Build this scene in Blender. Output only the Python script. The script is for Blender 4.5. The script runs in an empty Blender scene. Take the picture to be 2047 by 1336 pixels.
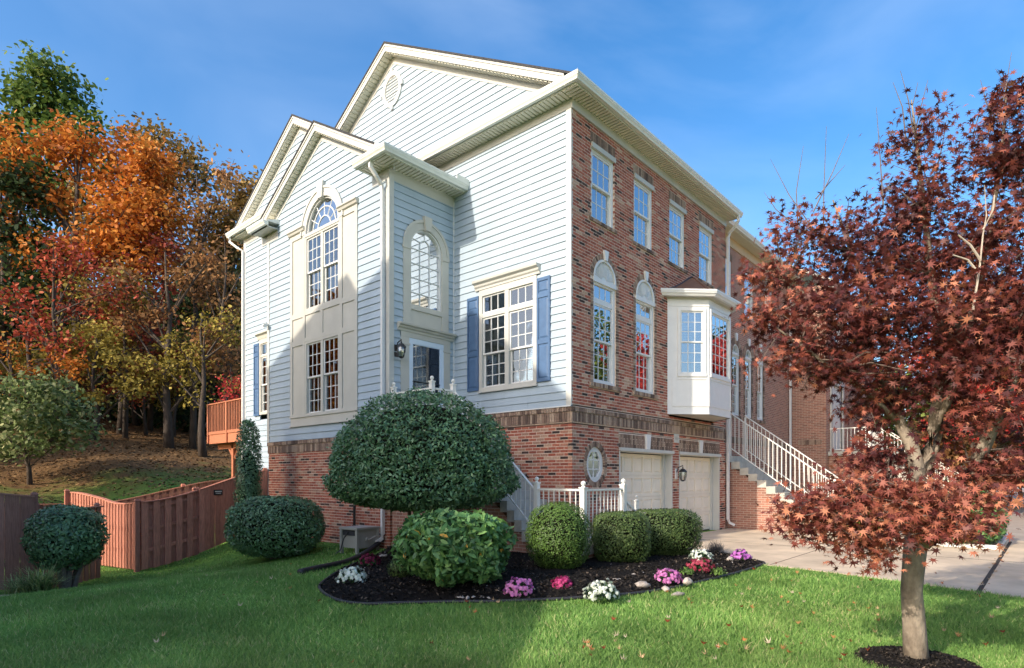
import bpy, bmesh, math, random
import numpy as np
random.seed(7); RG = np.random.default_rng(11)
sc = bpy.context.scene
R_ = math.radians
# ---------------------------------------------------------------- camera
FPX, CX, HY = 1206.5, 1023.5, 955.0          # focal length / centre / horizon in photo pixels
YAW = R_(41.6085)
CAM = np.array([-10.1718, -7.3709]); ZC = 1.575
FW = np.array([math.cos(YAW), math.sin(YAW)]); RT = np.array([math.sin(YAW), -math.cos(YAW)])
cd = bpy.data.cameras.new('camera'); cam = bpy.data.objects.new('camera', cd)
sc.collection.objects.link(cam); sc.camera = cam
cam.location = (CAM[0], CAM[1], ZC)
cam.rotation_euler = (R_(90), 0, YAW - R_(90))
cd.sensor_width = 36; cd.lens = FPX / 2047 * 36; cd.shift_y = (HY - 668) / 2047
cd.clip_start = .05; cd.clip_end = 4000
# ---------------------------------------------------------------- sky and sun
SUN = np.array([-1.0, .10, .53]); SUN /= np.linalg.norm(SUN)
wd = bpy.data.worlds.new('World'); sc.world = wd; wd.use_nodes = True
nt = wd.node_tree
bg = nt.nodes['Background']; sky = nt.nodes.new('ShaderNodeTexSky'); sky.sky_type = 'NISHITA'
sky.sun_disc = False; sky.sun_elevation = math.asin(SUN[2]); sky.sun_rotation = math.atan2(SUN[0], SUN[1])
sky.air_density = 1.0; sky.dust_density = 3.0; sky.ozone_density = 2.0; sky.altitude = 100
# faint high cirrus drawn over the whole sky dome
tcs = nt.nodes.new('ShaderNodeTexCoord'); mps = nt.nodes.new('ShaderNodeMapping'); mps.inputs['Scale'].default_value = (1.2, 3.2, 5.0); mps.inputs['Rotation'].default_value = (.3, .2, .5)
nss = nt.nodes.new('ShaderNodeTexNoise'); nss.inputs['Scale'].default_value = 1.1; nss.inputs['Detail'].default_value = 5; nss.inputs['Distortion'].default_value = .8
mrs = nt.nodes.new('ShaderNodeMapRange'); mrs.inputs['From Min'].default_value = .35; mrs.inputs['From Max'].default_value = .9; mrs.inputs['To Max'].default_value = .11
mxs = nt.nodes.new('ShaderNodeMix'); mxs.data_type = 'RGBA'; mxs.inputs[7].default_value = (6.5, 7.0, 7.6, 1)
nt.links.new(tcs.outputs['Generated'], mps.inputs[0]); nt.links.new(mps.outputs[0], nss.inputs['Vector']); nt.links.new(nss.outputs['Fac'], mrs.inputs['Value']); nt.links.new(mrs.outputs[0], mxs.inputs[0])
hs = nt.nodes.new('ShaderNodeHueSaturation'); hs.inputs['Saturation'].default_value = 1.35
nt.links.new(sky.outputs[0], hs.inputs['Color']); nt.links.new(hs.outputs[0], mxs.inputs[6]); nt.links.new(mxs.outputs[2], bg.inputs[0]); bg.inputs[1].default_value = .124
sl = bpy.data.lights.new('sun', 'SUN'); sl.energy = 2.0; sl.angle = R_(.53); sl.color = (1, .90, .76)
so = bpy.data.objects.new('sun', sl); sc.collection.objects.link(so)
d = -SUN
so.rotation_euler = (math.acos(-d[2]), 0, math.atan2(-d[0], d[1]))
so.location = (-30, 5, 30)
sc.render.engine = 'CYCLES'
sc.view_settings.view_transform = 'Standard'; sc.view_settings.look = 'None'
sc.view_settings.exposure = 1.34; sc.view_settings.gamma = 1

# ---------------------------------------------------------------- helpers
def P(px, py, t):
    "point seen at photo pixel px,py at t metres along the view axis"
    w = CAM + t * (FW + RT * (px - CX) / FPX)
    return np.array([w[0], w[1], ZC + t * (HY - py) / FPX])
def ob(name, me, parent=None, loc=None):
    o = bpy.data.objects.new(name, me); sc.collection.objects.link(o)
    if parent is not None: o.parent = parent
    if loc is not None: o.location = loc
    return o
def tag(o, label=None, cat=None, group=None, kind=None):
    if label: o['label'] = label
    if cat: o['category'] = cat
    if group: o['group'] = group
    if kind: o['kind'] = kind
    return o
def thing(name, label, cat, loc=(0, 0, 0), group=None):
    o = ob(name, None); o.location = loc; o.empty_display_size = .2
    return tag(o, label, cat, group)
class Fr:
    "wall frame: a along the wall, z up, o outwards"
    def __init__(s, o, a, n): s.o, s.a, s.n = o, a, n
    def p(s, a, z, o=0):
        return (s.o[0] + a * s.a[0] + o * s.n[0], s.o[1] + a * s.a[1] + o * s.n[1], z)
def front(y): return Fr((0, y), (1, 0), (0, -1))
def side(x): return Fr((x, 0), (0, 1), (-1, 0))
WORLD = Fr((0, 0), (1, 0), (0, 1))           # a = x, o = y
class MB:
    def __init__(s): s.v = []; s.f = []; s.t = []
    def quadbox(s, c, tone=.5):
        "c: 8 corners, bottom ring then top ring"
        n = len(s.v); s.v += [tuple(map(float, q)) for q in c]
        for f in ((0, 1, 2, 3), (4, 5, 6, 7), (0, 1, 5, 4), (1, 2, 6, 5), (2, 3, 7, 6), (3, 0, 4, 7)):
            s.f.append(tuple(n + i for i in f)); s.t.append(tone)
    def box(s, fr, a0, a1, z0, z1, o0, o1, tone=.5):
        s.quadbox([fr.p(a0, z0, o0), fr.p(a1, z0, o0), fr.p(a1, z0, o1), fr.p(a0, z0, o1),
                   fr.p(a0, z1, o0), fr.p(a1, z1, o0), fr.p(a1, z1, o1), fr.p(a0, z1, o1)], tone)
    def wbox(s, x0, x1, y0, y1, z0, z1, tone=.5): s.box(WORLD, x0, x1, z0, z1, y0, y1, tone)
    def loft(s, A, B, caps=True, tone=.5):
        n = len(s.v); k = len(A); s.v += [tuple(map(float, q)) for q in A] + [tuple(map(float, q)) for q in B]
        for i in range(k):
            j = (i + 1) % k; s.f.append((n + i, n + j, n + k + j, n + k + i)); s.t.append(tone)
        if caps:
            s.f.append(tuple(n + i for i in range(k))); s.f.append(tuple(n + k + i for i in range(k))); s.t += [tone, tone]
    def poly(s, fr, pts, o0, o1, tone=.5):
        s.loft([fr.p(a, z, o0) for a, z in pts], [fr.p(a, z, o1) for a, z in pts], True, tone)
    def ext(s, fr, prof, a0, a1, tone=.5, m0=0, m1=0):
        "profile of (o,z) run along a; m0/m1 mitre the ends: a shifts by m*o"
        s.loft([fr.p(a0 + m0 * o, z, o) for o, z in prof], [fr.p(a1 + m1 * o, z, o) for o, z in prof], True, tone)
    def sheet(s, pts, tone=.5):
        n = len(s.v); s.v += [tuple(map(float, q)) for q in pts]; s.f.append(tuple(range(n, n + len(pts)))); s.t.append(tone)
    def ring(s, fr, ca, cz, r0, r1, a0, a1, n, o0, o1, sx=1.0, gap=0, tone=None):
        for i in range(n):
            t0 = a0 + (a1 - a0) * (i + gap) / n; t1 = a0 + (a1 - a0) * (i + 1 - gap) / n
            q = [(ca + sx * r * math.cos(t), cz + r * math.sin(t)) for r, t in ((r0, t0), (r1, t0), (r1, t1), (r0, t1))]
            s.poly(fr, q, o0, o1, .5 if tone is None else tone())
    def tube(s, pts, rad, n=6, tone=.5, caps=True, rot=0):
        pts = [np.array(p, float) for p in pts]
        if not hasattr(rad, '__len__'): rad = [rad] * len(pts)
        base = len(s.v); up = np.array([0, 0, 1.])
        for i, p in enumerate(pts):
            d = pts[min(i + 1, len(pts) - 1)] - pts[max(i - 1, 0)]
            d = d / (np.linalg.norm(d) + 1e-9)
            x = np.cross(d, up if abs(d[2]) < .92 else np.array([1., 0, 0])); x /= np.linalg.norm(x); y = np.cross(d, x)
            for k in range(n):
                t = 2 * math.pi * k / n + rot
                s.v.append(tuple(p + rad[i] * (math.cos(t) * x + math.sin(t) * y)))
        for i in range(len(pts) - 1):
            for k in range(n):
                a = base + i * n + k; b = base + i * n + (k + 1) % n
                s.f.append((a, b, b + n, a + n)); s.t.append(tone)
        if caps:
            s.f.append(tuple(base + k for k in range(n))); s.t.append(tone)
            e = base + (len(pts) - 1) * n; s.f.append(tuple(e + k for k in range(n))); s.t.append(tone)
    def ball(s, c, r, nu=8, nv=5, sz=1, tone=.5):
        pts = []; n = len(s.v)
        for j in range(nv + 1):
            ph = math.pi * j / nv
            for i in range(nu):
                th = 2 * math.pi * i / nu
                s.v.append((c[0] + r * math.sin(ph) * math.cos(th), c[1] + r * math.sin(ph) * math.sin(th), c[2] + sz * r * math.cos(ph)))
        for j in range(nv):
            for i in range(nu):
                a = n + j * nu + i; b = n + j * nu + (i + 1) % nu
                s.f.append((a, b, b + nu, a + nu)); s.t.append(tone)
    def mesh(s, name, mat, norm=True, smooth=False):
        me = bpy.data.meshes.new(name); me.from_pydata(s.v, [], s.f)
        if mat: me.materials.append(mat)
        if norm:
            bm = bmesh.new(); bm.from_mesh(me); bmesh.ops.recalc_face_normals(bm, faces=bm.faces[:]); bm.to_mesh(me); bm.free()
        at = me.attributes.new('tone', 'FLOAT', 'FACE'); at.data.foreach_set('value', np.array(s.t, np.float32))
        if smooth: me.polygons.foreach_set('use_smooth', [True] * len(me.polygons))
        return me
    def build(s, name, mat, parent=None, kind=None, norm=True, smooth=False):
        if not s.f: return None
        o = ob(name, s.mesh(name, mat, norm, smooth), parent)
        if kind: o['kind'] = kind
        return o
def one(name, mat, parent, fr, *a, **k):
    m = MB(); m.box(fr, *a); return m.build(name, mat, parent, **k)
def npmesh(name, V, F, mat, tone=None, parent=None, kind=None, smooth=False):
    me = bpy.data.meshes.new(name); V = np.asarray(V, np.float32); F = np.asarray(F, np.int32); k = F.shape[1]
    me.vertices.add(len(V)); me.vertices.foreach_set('co', V.ravel())
    me.loops.add(F.size); me.loops.foreach_set('vertex_index', F.ravel())
    me.polygons.add(len(F)); me.polygons.foreach_set('loop_start', np.arange(len(F), dtype=np.int32) * k)
    me.materials.append(mat); me.update(calc_edges=True)
    if tone is not None:
        at = me.attributes.new('tone', 'FLOAT', 'FACE'); at.data.foreach_set('value', np.asarray(tone, np.float32))
    if smooth: me.polygons.foreach_set('use_smooth', np.ones(len(F), bool))
    o = ob(name, me, parent)
    if kind: o['kind'] = kind
    return o
def unit(v): return v / (np.linalg.norm(v, axis=-1, keepdims=True) + 1e-9)
def scatter(name, pos, nrm, size, tmpl, tone, mat, parent=None, kind=None, tang=None, curl=0):
    "one flat leaf polygon per point"
    pos = np.asarray(pos, float); N = len(pos); tmpl = np.asarray(tmpl, float); k = len(tmpl)
    nrm = unit(np.asarray(nrm, float)); t = RG.normal(size=(N, 3)) if tang is None else np.asarray(tang, float)
    t = unit(t - (t * nrm).sum(1, keepdims=True) * nrm); b = np.cross(nrm, t)
    size = np.broadcast_to(np.asarray(size, float), (N,))
    c = tmpl[:, 2] if tmpl.shape[1] > 2 else np.zeros(k)
    V = pos[:, None] + size[:, None, None] * (tmpl[None, :, 0, None] * t[:, None] + tmpl[None, :, 1, None] * b[:, None] + c[None, :, None] * nrm[:, None])
    return npmesh(name, V.reshape(-1, 3), np.arange(N * k).reshape(N, k), mat, tone, parent, kind)
KITE = [(-.5, 0), (-.08, .23), (.5, 0), (-.08, -.23)]
LEAF6 = [(-.5, 0, 0), (-.2, .17, .05), (.2, .17, .05), (.5, 0, -.06), (.2, -.17, .05), (-.2, -.17, .05)]
def maple_tmpl(lobes=7, inner=.2):
    pts = []
    angs = np.linspace(-2.35, 2.35, lobes)
    for i, a in enumerate(angs):
        L = .55 * (.55 + .45 * math.cos(a * .55))
        pts.append((L * math.cos(a), L * math.sin(a)))
        if i < lobes - 1:
            m = (angs[i] + angs[i + 1]) / 2; pts.append((inner * math.cos(m), inner * math.sin(m)))
    pts.append((-.08, .02)); pts.append((-.08, -.02))
    return pts[:-2] + [(-.1, 0)]
MAPLE = [(x, y, .04 - .42 * (x * x + y * y)) for x, y in maple_tmpl(7, .17)]
# ---------------------------------------------------------------- materials
def newmat(name):
    m = bpy.data.materials.new(name); m.use_nodes = True; nt = m.node_tree
    return m, nt, nt.nodes['Principled BSDF']
def N(nt, t, **k):
    n = nt.nodes.new(t)
    for a, b in k.items():
        if a.startswith('i_'): n.inputs[a[2:].replace('_', ' ')].default_value = b
        else: setattr(n, a, b)
    return n
def ramp(nt, stops, interp='LINEAR'):
    r = nt.nodes.new('ShaderNodeValToRGB'); e = r.color_ramp.elements; r.color_ramp.interpolation = interp
    while len(e) < len(stops): e.new(.5)
    for s, (p, c) in zip(e, stops): s.position = p; s.color = (*c, 1)
    return r
def mat(name, col, rough=.6, var=.12, scale=6, bump=0, bscale=40, spec=.3, metal=0, stretch=None, dark=None, objrand=0):
    m, nt, b = newmat(name)
    tc = N(nt, 'ShaderNodeNewGeometry'); src = tc.outputs['Position']
    if stretch:
        mp = N(nt, 'ShaderNodeMapping'); mp.inputs['Scale'].default_value = stretch; nt.links.new(src, mp.inputs[0]); src = mp.outputs[0]
    no = N(nt, 'ShaderNodeTexNoise', i_Scale=scale, i_Detail=5., i_Roughness=.6); nt.links.new(src, no.inputs['Vector'])
    lo = dark or tuple(c * (1 - var) for c in col); hi = tuple(min(1, c * (1 + var)) for c in col)
    r = ramp(nt, [(.3, lo), (.7, hi)]); nt.links.new(no.outputs['Fac'], r.inputs[0]); out = r.outputs[0]
    if objrand:
        oi = N(nt, 'ShaderNodeObjectInfo'); hs = N(nt, 'ShaderNodeHueSaturation')
        mr = N(nt, 'ShaderNodeMapRange'); mr.inputs['To Min'].default_value = 1 - objrand; mr.inputs['To Max'].default_value = 1 + objrand
        nt.links.new(oi.outputs['Random'], mr.inputs['Value']); nt.links.new(mr.outputs[0], hs.inputs['Value']); nt.links.new(out, hs.inputs['Color']); out = hs.outputs[0]
    nt.links.new(out, b.inputs['Base Color'])
    b.inputs['Roughness'].default_value = rough; b.inputs['Specular IOR Level'].default_value = spec; b.inputs['Metallic'].default_value = metal
    if bump:
        n2 = N(nt, 'ShaderNodeTexNoise', i_Scale=bscale, i_Detail=6.); nt.links.new(src, n2.inputs['Vector'])
        bp = N(nt, 'ShaderNodeBump', i_Strength=bump, i_Distance=.02); nt.links.new(n2.outputs['Fac'], bp.inputs['Height']); nt.links.new(bp.outputs[0], b.inputs['Normal'])
    return m
def tonemat(name, stops, rough=.7, spec=.2, bump=0, bscale=60, trans=0, noise=.25, nscale=25, interp='LINEAR'):
    "colour picked by the per-face tone of bricks, blades and leaves"
    m, nt, b = newmat(name)
    at = N(nt, 'ShaderNodeAttribute', attribute_name='tone')
    g = N(nt, 'ShaderNodeNewGeometry')
    no = N(nt, 'ShaderNodeTexNoise', i_Scale=nscale, i_Detail=4.); nt.links.new(g.outputs['Position'], no.inputs['Vector'])
    mr = N(nt, 'ShaderNodeMapRange'); mr.inputs['From Min'].default_value = .25; mr.inputs['From Max'].default_value = .75
    mr.inputs['To Min'].default_value = 1 - noise; mr.inputs['To Max'].default_value = 1 + noise
    nt.links.new(no.outputs['Fac'], mr.inputs['Value'])
    r = ramp(nt, stops, interp); nt.links.new(at.outputs['Fac'], r.inputs[0])
    hs = N(nt, 'ShaderNodeHueSaturation'); nt.links.new(r.outputs[0], hs.inputs['Color']); nt.links.new(mr.outputs[0], hs.inputs['Value'])
    nt.links.new(hs.outputs[0], b.inputs['Base Color'])
    b.inputs['Roughness'].default_value = rough; b.inputs['Specular IOR Level'].default_value = spec
    if bump:
        n2 = N(nt, 'ShaderNodeTexNoise', i_Scale=bscale, i_Detail=5.); nt.links.new(g.outputs['Position'], n2.inputs['Vector'])
        bp = N(nt, 'ShaderNodeBump', i_Strength=bump, i_Distance=.01); nt.links.new(n2.outputs['Fac'], bp.inputs['Height']); nt.links.new(bp.outputs[0], b.inputs['Normal'])
    if trans:
        tr = N(nt, 'ShaderNodeBsdfTranslucent'); nt.links.new(hs.outputs[0], tr.inputs[0])
        mx = N(nt, 'ShaderNodeMixShader'); mx.inputs[0].default_value = trans
        nt.links.new(b.outputs[0], mx.inputs[1]); nt.links.new(tr.outputs[0], mx.inputs[2])
        nt.links.new(mx.outputs[0], nt.nodes['Material Output'].inputs[0])
    return m
def brickmat(name, c1, c2, mortar):
    "bricks of the far houses, too small to build one by one"
    m, nt, b = newmat(name); g = N(nt, 'ShaderNodeNewGeometry'); sx = N(nt, 'ShaderNodeSeparateXYZ'); nt.links.new(g.outputs['Position'], sx.inputs[0])
    ad = N(nt, 'ShaderNodeMath', operation='ADD'); nt.links.new(sx.outputs[0], ad.inputs[0]); nt.links.new(sx.outputs[1], ad.inputs[1])
    cb = N(nt, 'ShaderNodeCombineXYZ'); nt.links.new(ad.outputs[0], cb.inputs[0]); nt.links.new(sx.outputs[2], cb.inputs[1])
    br = N(nt, 'ShaderNodeTexBrick', i_Scale=1.0); br.inputs['Brick Width'].default_value = .213; br.inputs['Row Height'].default_value = .0677
    br.inputs['Mortar Size'].default_value = .006; br.inputs['Color1'].default_value = (*c1, 1); br.inputs['Color2'].default_value = (*c2, 1); br.inputs['Mortar'].default_value = (*mortar, 1)
    br.inputs['Bias'].default_value = -.1
    nt.links.new(cb.outputs[0], br.inputs[0]); nt.links.new(br.outputs['Color'], b.inputs['Base Color'])
    bp = N(nt, 'ShaderNodeBump', i_Strength=.6, i_Distance=.008, invert=True); nt.links.new(br.outputs['Fac'], bp.inputs['Height']); nt.links.new(bp.outputs[0], b.inputs['Normal'])
    b.inputs['Roughness'].default_value = .85; b.inputs['Specular IOR Level'].default_value = .2
    return m
def glassmat(name, base=.3, tint=(.75, .8, .8)):
    m, nt, b = newmat(name)
    gl = N(nt, 'ShaderNodeBsdfGlossy'); gl.inputs['Roughness'].default_value = .015; gl.inputs['Color'].default_value = (.95, .97, 1, 1)
    tr = N(nt, 'ShaderNodeBsdfTransparent'); tr.inputs[0].default_value = (*tint, 1)
    fr = N(nt, 'ShaderNodeFresnel', i_IOR=1.5)
    ma = N(nt, 'ShaderNodeMath', operation='MULTIPLY_ADD', use_clamp=True); ma.inputs[1].default_value = 1.6; ma.inputs[2].default_value = base
    nt.links.new(fr.outputs[0], ma.inputs[0])
    g = N(nt, 'ShaderNodeNewGeometry'); no = N(nt, 'ShaderNodeTexNoise', i_Scale=2.2, i_Detail=1.); nt.links.new(g.outputs['Position'], no.inputs['Vector'])
    bp = N(nt, 'ShaderNodeBump', i_Strength=.05, i_Distance=.02); nt.links.new(no.outputs['Fac'], bp.inputs['Height']); nt.links.new(bp.outputs[0], gl.inputs['Normal'])
    mx = N(nt, 'ShaderNodeMixShader'); nt.links.new(ma.outputs[0], mx.inputs[0]); nt.links.new(tr.outputs[0], mx.inputs[1]); nt.links.new(gl.outputs[0], mx.inputs[2])
    nt.links.new(mx.outputs[0], nt.nodes['Material Output'].inputs[0])
    return m
BRK = [(0, (.045, .034, .03)), (.12, (.09, .055, .045)), (.2, (.24, .08, .055)), (.45, (.37, .11, .07)), (.68, (.42, .15, .095)), (.82, (.38, .23, .16)), (1, (.55, .37, .26))]
M = dict(
    brick=tonemat('brick', BRK, .85, .2, .5, 70, noise=.3, nscale=30),
    brown=tonemat('brown_brick', [(0, (.11, .075, .06)), (.5, (.27, .18, .135)), (1, (.42, .31, .23))], .85, .2, .4, 70),
    mortar=mat('mortar', (.70, .54, .44), .95, .2, 14, .5, 120, .1),
    brick2=brickmat('neighbour_brick', (.42, .20, .14), (.25, .125, .095), (.55, .44, .36)),
    siding=mat('blue_grey_vinyl', (.385, .462, .53), .5, .075, 1.1, .1, 18, .3, stretch=(1, 1, .35), objrand=.035),
    trim=mat('cream_trim', (.53, .52, .48), .5, .07, 1.6, .05, 60, .35),
    cream=mat('deep_cream_trim', (.52, .50, .445), .5, .07, 1.8, .05, 60, .3),
    white=mat('white_paint', (.70, .695, .68), .4, .04, 5, .04, 60, .4),
    garage=mat('garage_panel', (.82, .72, .585), .5, .07, 1.3, .05, 80, .3),
    soffit=mat('soffit_vinyl', (.70, .66, .54), .5, .05, 6),
    gutter=mat('gutter_metal', (.76, .76, .70), .3, .05, 5, 0, 0, .5),
    shutter=mat('shutter_blue', (.075, .14, .26), .4, .1, 8, .1, 60, .35),
    door=mat('navy_door', (.022, .035, .12), .35, .1, 8, 0, 0, .4),
    storm=mat('storm_door_frame', (.62, .72, .84), .35, .04, 5, 0, 0, .4),
    roof=mat('roof_shingle', (.06, .058, .06), .9, .3, 20, .6, 30, .1),
    copper=mat('copper_roof', (.23, .13, .09), .42, .2, 5, .08, 20, .5, .35),
    dark=mat('dark_interior', (.035, .037, .045), .8, .2, 3),
    room=mat('room_wall', (.10, .10, .105), .8, .1, 2),
    blind=mat('blind_slat', (.62, .62, .58), .6, .05, 6),
    black=mat('black_metal', (.02, .02, .022), .35, .2, 8, 0, 0, .5),
    glass=glassmat('window_glass', .3), glass2=glassmat('side_glass', .09), lamp_glass=glassmat('lamp_glass', .1, (.85, .85, .8)),
    conc=mat('concrete', (.64, .505, .36), .9, .14, 1.1, .35, 90, .15, dark=(.46, .36, .26)),
    step=mat('step_concrete', (.50, .47, .41), .9, .15, 5, .3, 90, .15),
    rail=mat('rail_paint', (.80, .77, .70), .4, .05, 8, 0, 0, .4),
    fence2=mat('grey_brown_fence', (.32, .16, .12), .8, .25, 7, .25, 60, .1, stretch=(9, 9, .7), objrand=.2),  # darker, greyer brown than the other fence boards
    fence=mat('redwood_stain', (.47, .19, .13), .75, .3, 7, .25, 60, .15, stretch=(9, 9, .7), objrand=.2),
    deck=mat('deck_stain', (.44, .17, .095), .7, .2, 7, .2, 60, .15, stretch=(9, 9, .7), objrand=.08),
    mulch=mat('mulch', (.014, .012, .011), .95, .5, 30, .9, 60, .1),
    chip=tonemat('mulch_chip', [(0, (.010, .009, .008)), (.8, (.04, .034, .03)), (1, (.13, .10, .075))], .9, .1),
    stone=mat('stone', (.46, .40, .35), .85, .2, 12, .5, 40, .15, objrand=.18),
    bark=mat('grey_bark', (.27, .225, .175), .9, .25, 14, .6, 40, .1, stretch=(1, 1, .5), dark=(.15, .12, .095)),
    bark2=mat('wood_bark', (.085, .068, .056), .95, .3, 10, .6, 30, .05, stretch=(1, 1, .3)),
    twig=mat('twig', (.17, .13, .11), .9, .2, 10),
    pipe=mat('black_pipe', (.035, .035, .04), .5, .3, 10, .2, 30, .3),
    box=mat('taupe_plastic', (.33, .32, .29), .55, .06, 5, .05, 50, .3),
    grass=tonemat('grass_blade', [(0, (.11, .22, .055)), (.5, (.21, .37, .09)), (.85, (.34, .47, .14)), (1, (.54, .50, .25))], .6, .25, trans=.3, noise=.42, nscale=.7),
)
# ================================================================= the ground
def sm(a, b, x):
    t = np.clip((np.asarray(x, float) - a) / (b - a), 0, 1); return t * t * (3 - 2 * t)
def hz(x, y):
    x = np.asarray(x, float); y = np.asarray(y, float)
    z = -.78 * sm(1.5, 9.2, y) * sm(-1.2, -5.2, x)
    z = z + .22 * sm(-6.5, -9.5, x) * sm(5, 8, y)
    hill = np.clip(y - 12.5, 0, None); z = z + .21 * hill * sm(0, 4, hill) * (1 - .35 * sm(30, 70, hill)) 
    z = z + .05 * np.sin(x * .9 + 1.3) * np.sin(y * .7) * sm(-1, -4, x) * (1 - sm(-2, -6, y) * .5)
    return z
def mkground():
    def axis(lo, hi, a, b, step):
        mid = np.arange(a, b + 1e-6, step); out = [lo]
        l = a - np.cumsum(step * 1.35 ** np.arange(1, 40)); l = l[l > lo][::-1]
        r = b + np.cumsum(step * 1.35 ** np.arange(1, 40)); r = r[r < hi]
        return np.concatenate([[lo], l, mid, r, [hi]])
    xs = axis(-1200, 1200, -14, 12, .3); ys = axis(-1200, 1200, -10, 44, .3)
    X, Y = np.meshgrid(xs, ys); Z = hz(X, np.clip(Y, -100, 90))
    V = np.stack([X, Y, Z], -1).reshape(-1, 3); nx = len(xs); i = np.arange((len(ys) - 1) * nx).reshape(-1, nx)[:, :-1].ravel()
    F = np.stack([i, i + 1, i + 1 + nx, i + nx], 1)
    m, nt, b = newmat('ground'); g = N(nt, 'ShaderNodeNewGeometry')
    n1 = N(nt, 'ShaderNodeTexNoise', i_Scale=1.3, i_Detail=6.); n2 = N(nt, 'ShaderNodeTexNoise', i_Scale=28., i_Detail=5.)
    for n in (n1, n2): nt.links.new(g.outputs['Position'], n.inputs['Vector'])
    r1 = ramp(nt, [(.3, (.075, .16, .03)), (.6, (.13, .25, .045)), (.8, (.2, .25, .075))]); nt.links.new(n1.outputs['Fac'], r1.inputs[0])
    r2 = ramp(nt, [(.3, (.07, .042, .022)), (.5, (.15, .085, .038)), (.72, (.26, .16, .07))]); nt.links.new(n2.outputs['Fac'], r2.inputs[0])
    sx = N(nt, 'ShaderNodeSeparateXYZ'); nt.links.new(g.outputs['Position'], sx.inputs[0])
    mr = N(nt, 'ShaderNodeMapRange'); mr.inputs['From Min'].default_value = 15; mr.inputs['From Max'].default_value = 25; nt.links.new(sx.outputs[1], mr.inputs['Value'])
    mm = N(nt, 'ShaderNodeMath', operation='MULTIPLY_ADD', use_clamp=True); mm.inputs[1].default_value = 1.8; nt.links.new(n1.outputs['Fac'], mm.inputs[0])
    ms = N(nt, 'ShaderNodeMath', operation='MULTIPLY_ADD'); ms.inputs[1].default_value = 1.9; ms.inputs[2].default_value = -1.35; nt.links.new(mr.outputs[0], ms.inputs[0]); nt.links.new(ms.outputs[0], mm.inputs[2])
    mx = N(nt, 'ShaderNodeMix', data_type='RGBA'); nt.links.new(mm.outputs[0], mx.inputs[0]); nt.links.new(r1.outputs[0], mx.inputs[6]); nt.links.new(r2.outputs[0], mx.inputs[7])
    nt.links.new(mx.outputs[2], b.inputs['Base Color']); b.inputs['Roughness'].default_value = .95; b.inputs['Specular IOR Level'].default_value = .1
    bp = N(nt, 'ShaderNodeBump', i_Strength=.8, i_Distance=.04); nt.links.new(n2.outputs['Fac'], bp.inputs['Height']); nt.links.new(bp.outputs[0], b.inputs['Normal'])
    npmesh('ground', V, F, m, kind='structure', smooth=True)
mkground()
def inside(poly, x, y):
    x = np.asarray(x); r = np.zeros(x.shape, bool); n = len(poly)
    for i in range(n):
        (x0, y0), (x1, y1) = poly[i], poly[(i + 1) % n]
        c = ((y0 > y) != (y1 > y)) & (x < (x1 - x0) * (y - y0) / (y1 - y0 + 1e-12) + x0); r ^= c
    return r
def flat(name, poly, z, material, kind='structure', parent=None, th=.1):
    m = MB(); A = [(x, y, z) for x, y in poly]; m.loft([(x, y, z - th) for x, y in poly], A); return m.build(name, material, parent, kind)
DRIVE = [(1.55, -.02), (1.9, -1.6), (1.85, -2.6), (1.35, -3.35), (.93, -3.56), (.86, -4.3), (.72, -5.0), (.5, -5.9), (.12, -7.14), (-.4, -9), (-1, -14), (9, -14), (9.4, -6.62), (9.2, -3.6), (9.2, -.0)]
flat('driveway', DRIVE, .012, M['conc'], th=.08)
flat('street', [(9.42, -3.6), (9.42, -60), (120, -60), (120, 30), (34, 30), (34, -3.6)], .008, mat('street_paving', (.36, .31, .26), .9, .15, 2, .3, 60, .15))
DRIVE2 = [(.02, -6.98), (-.4, -9), (-1, -14), (30, -14), (30, -7.2), (9.4, -6.72)]
JOINT = mat('joint_litter', (.05, .04, .032), .9, .4, 30)
LEAFJ = tonemat('dry_leaf', [(0, (.20, .05, .02)), (.35, (.42, .15, .05)), (.7, (.5, .3, .12)), (1, (.62, .50, .38))], .7, .2, trans=.15)
m = MB()
for a, b2 in (((.02, -6.66), (8.9, -6.69)), ):
    m.loft([(a[0], a[1] - .03, .004), (b2[0], b2[1] - .03, .004), (b2[0], b2[1] + .03, .004), (a[0], a[1] + .03, .004)],
           [(a[0], a[1] - .03, .017), (b2[0], b2[1] - .03, .017), (b2[0], b2[1] + .03, .017), (a[0], a[1] + .03, .017)])
m.wbox(.98, 8.2, -3.655, -3.64, .004, .0145); m.wbox(4.35, 4.365, -13, -.3, .004, .0147)
dj = m.build('joint_strip', JOINT, bpy.data.objects['driveway'])
# white kerb edging and planting strip between the two drives at the right
m = MB(); m.wbox(6.6, 6.7, -6.6, -4.9, 0, .1); m.wbox(6.7, 10.5, -6.6, -6.52, 0, .1); m.wbox(6.7, 10.5, -4.98, -4.9, 0, .1)
tag(m.build('kerb_edging', M['white']), 'low white edging around the small bed between the driveways', 'kerb')
WALKP = [(-13, 4.55), (-8.3, 4.75), (-7.95, 5.3), (-8.6, 6.1), (-13, 6.4)]
m = MB(); m.loft([(x, y, float(hz(x, y)) - .05) for x, y in WALKP], [(x, y, float(hz(x, y)) + .03) for x, y in WALKP]); m.build('garden_path', M['conc'], None, 'structure')
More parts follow.
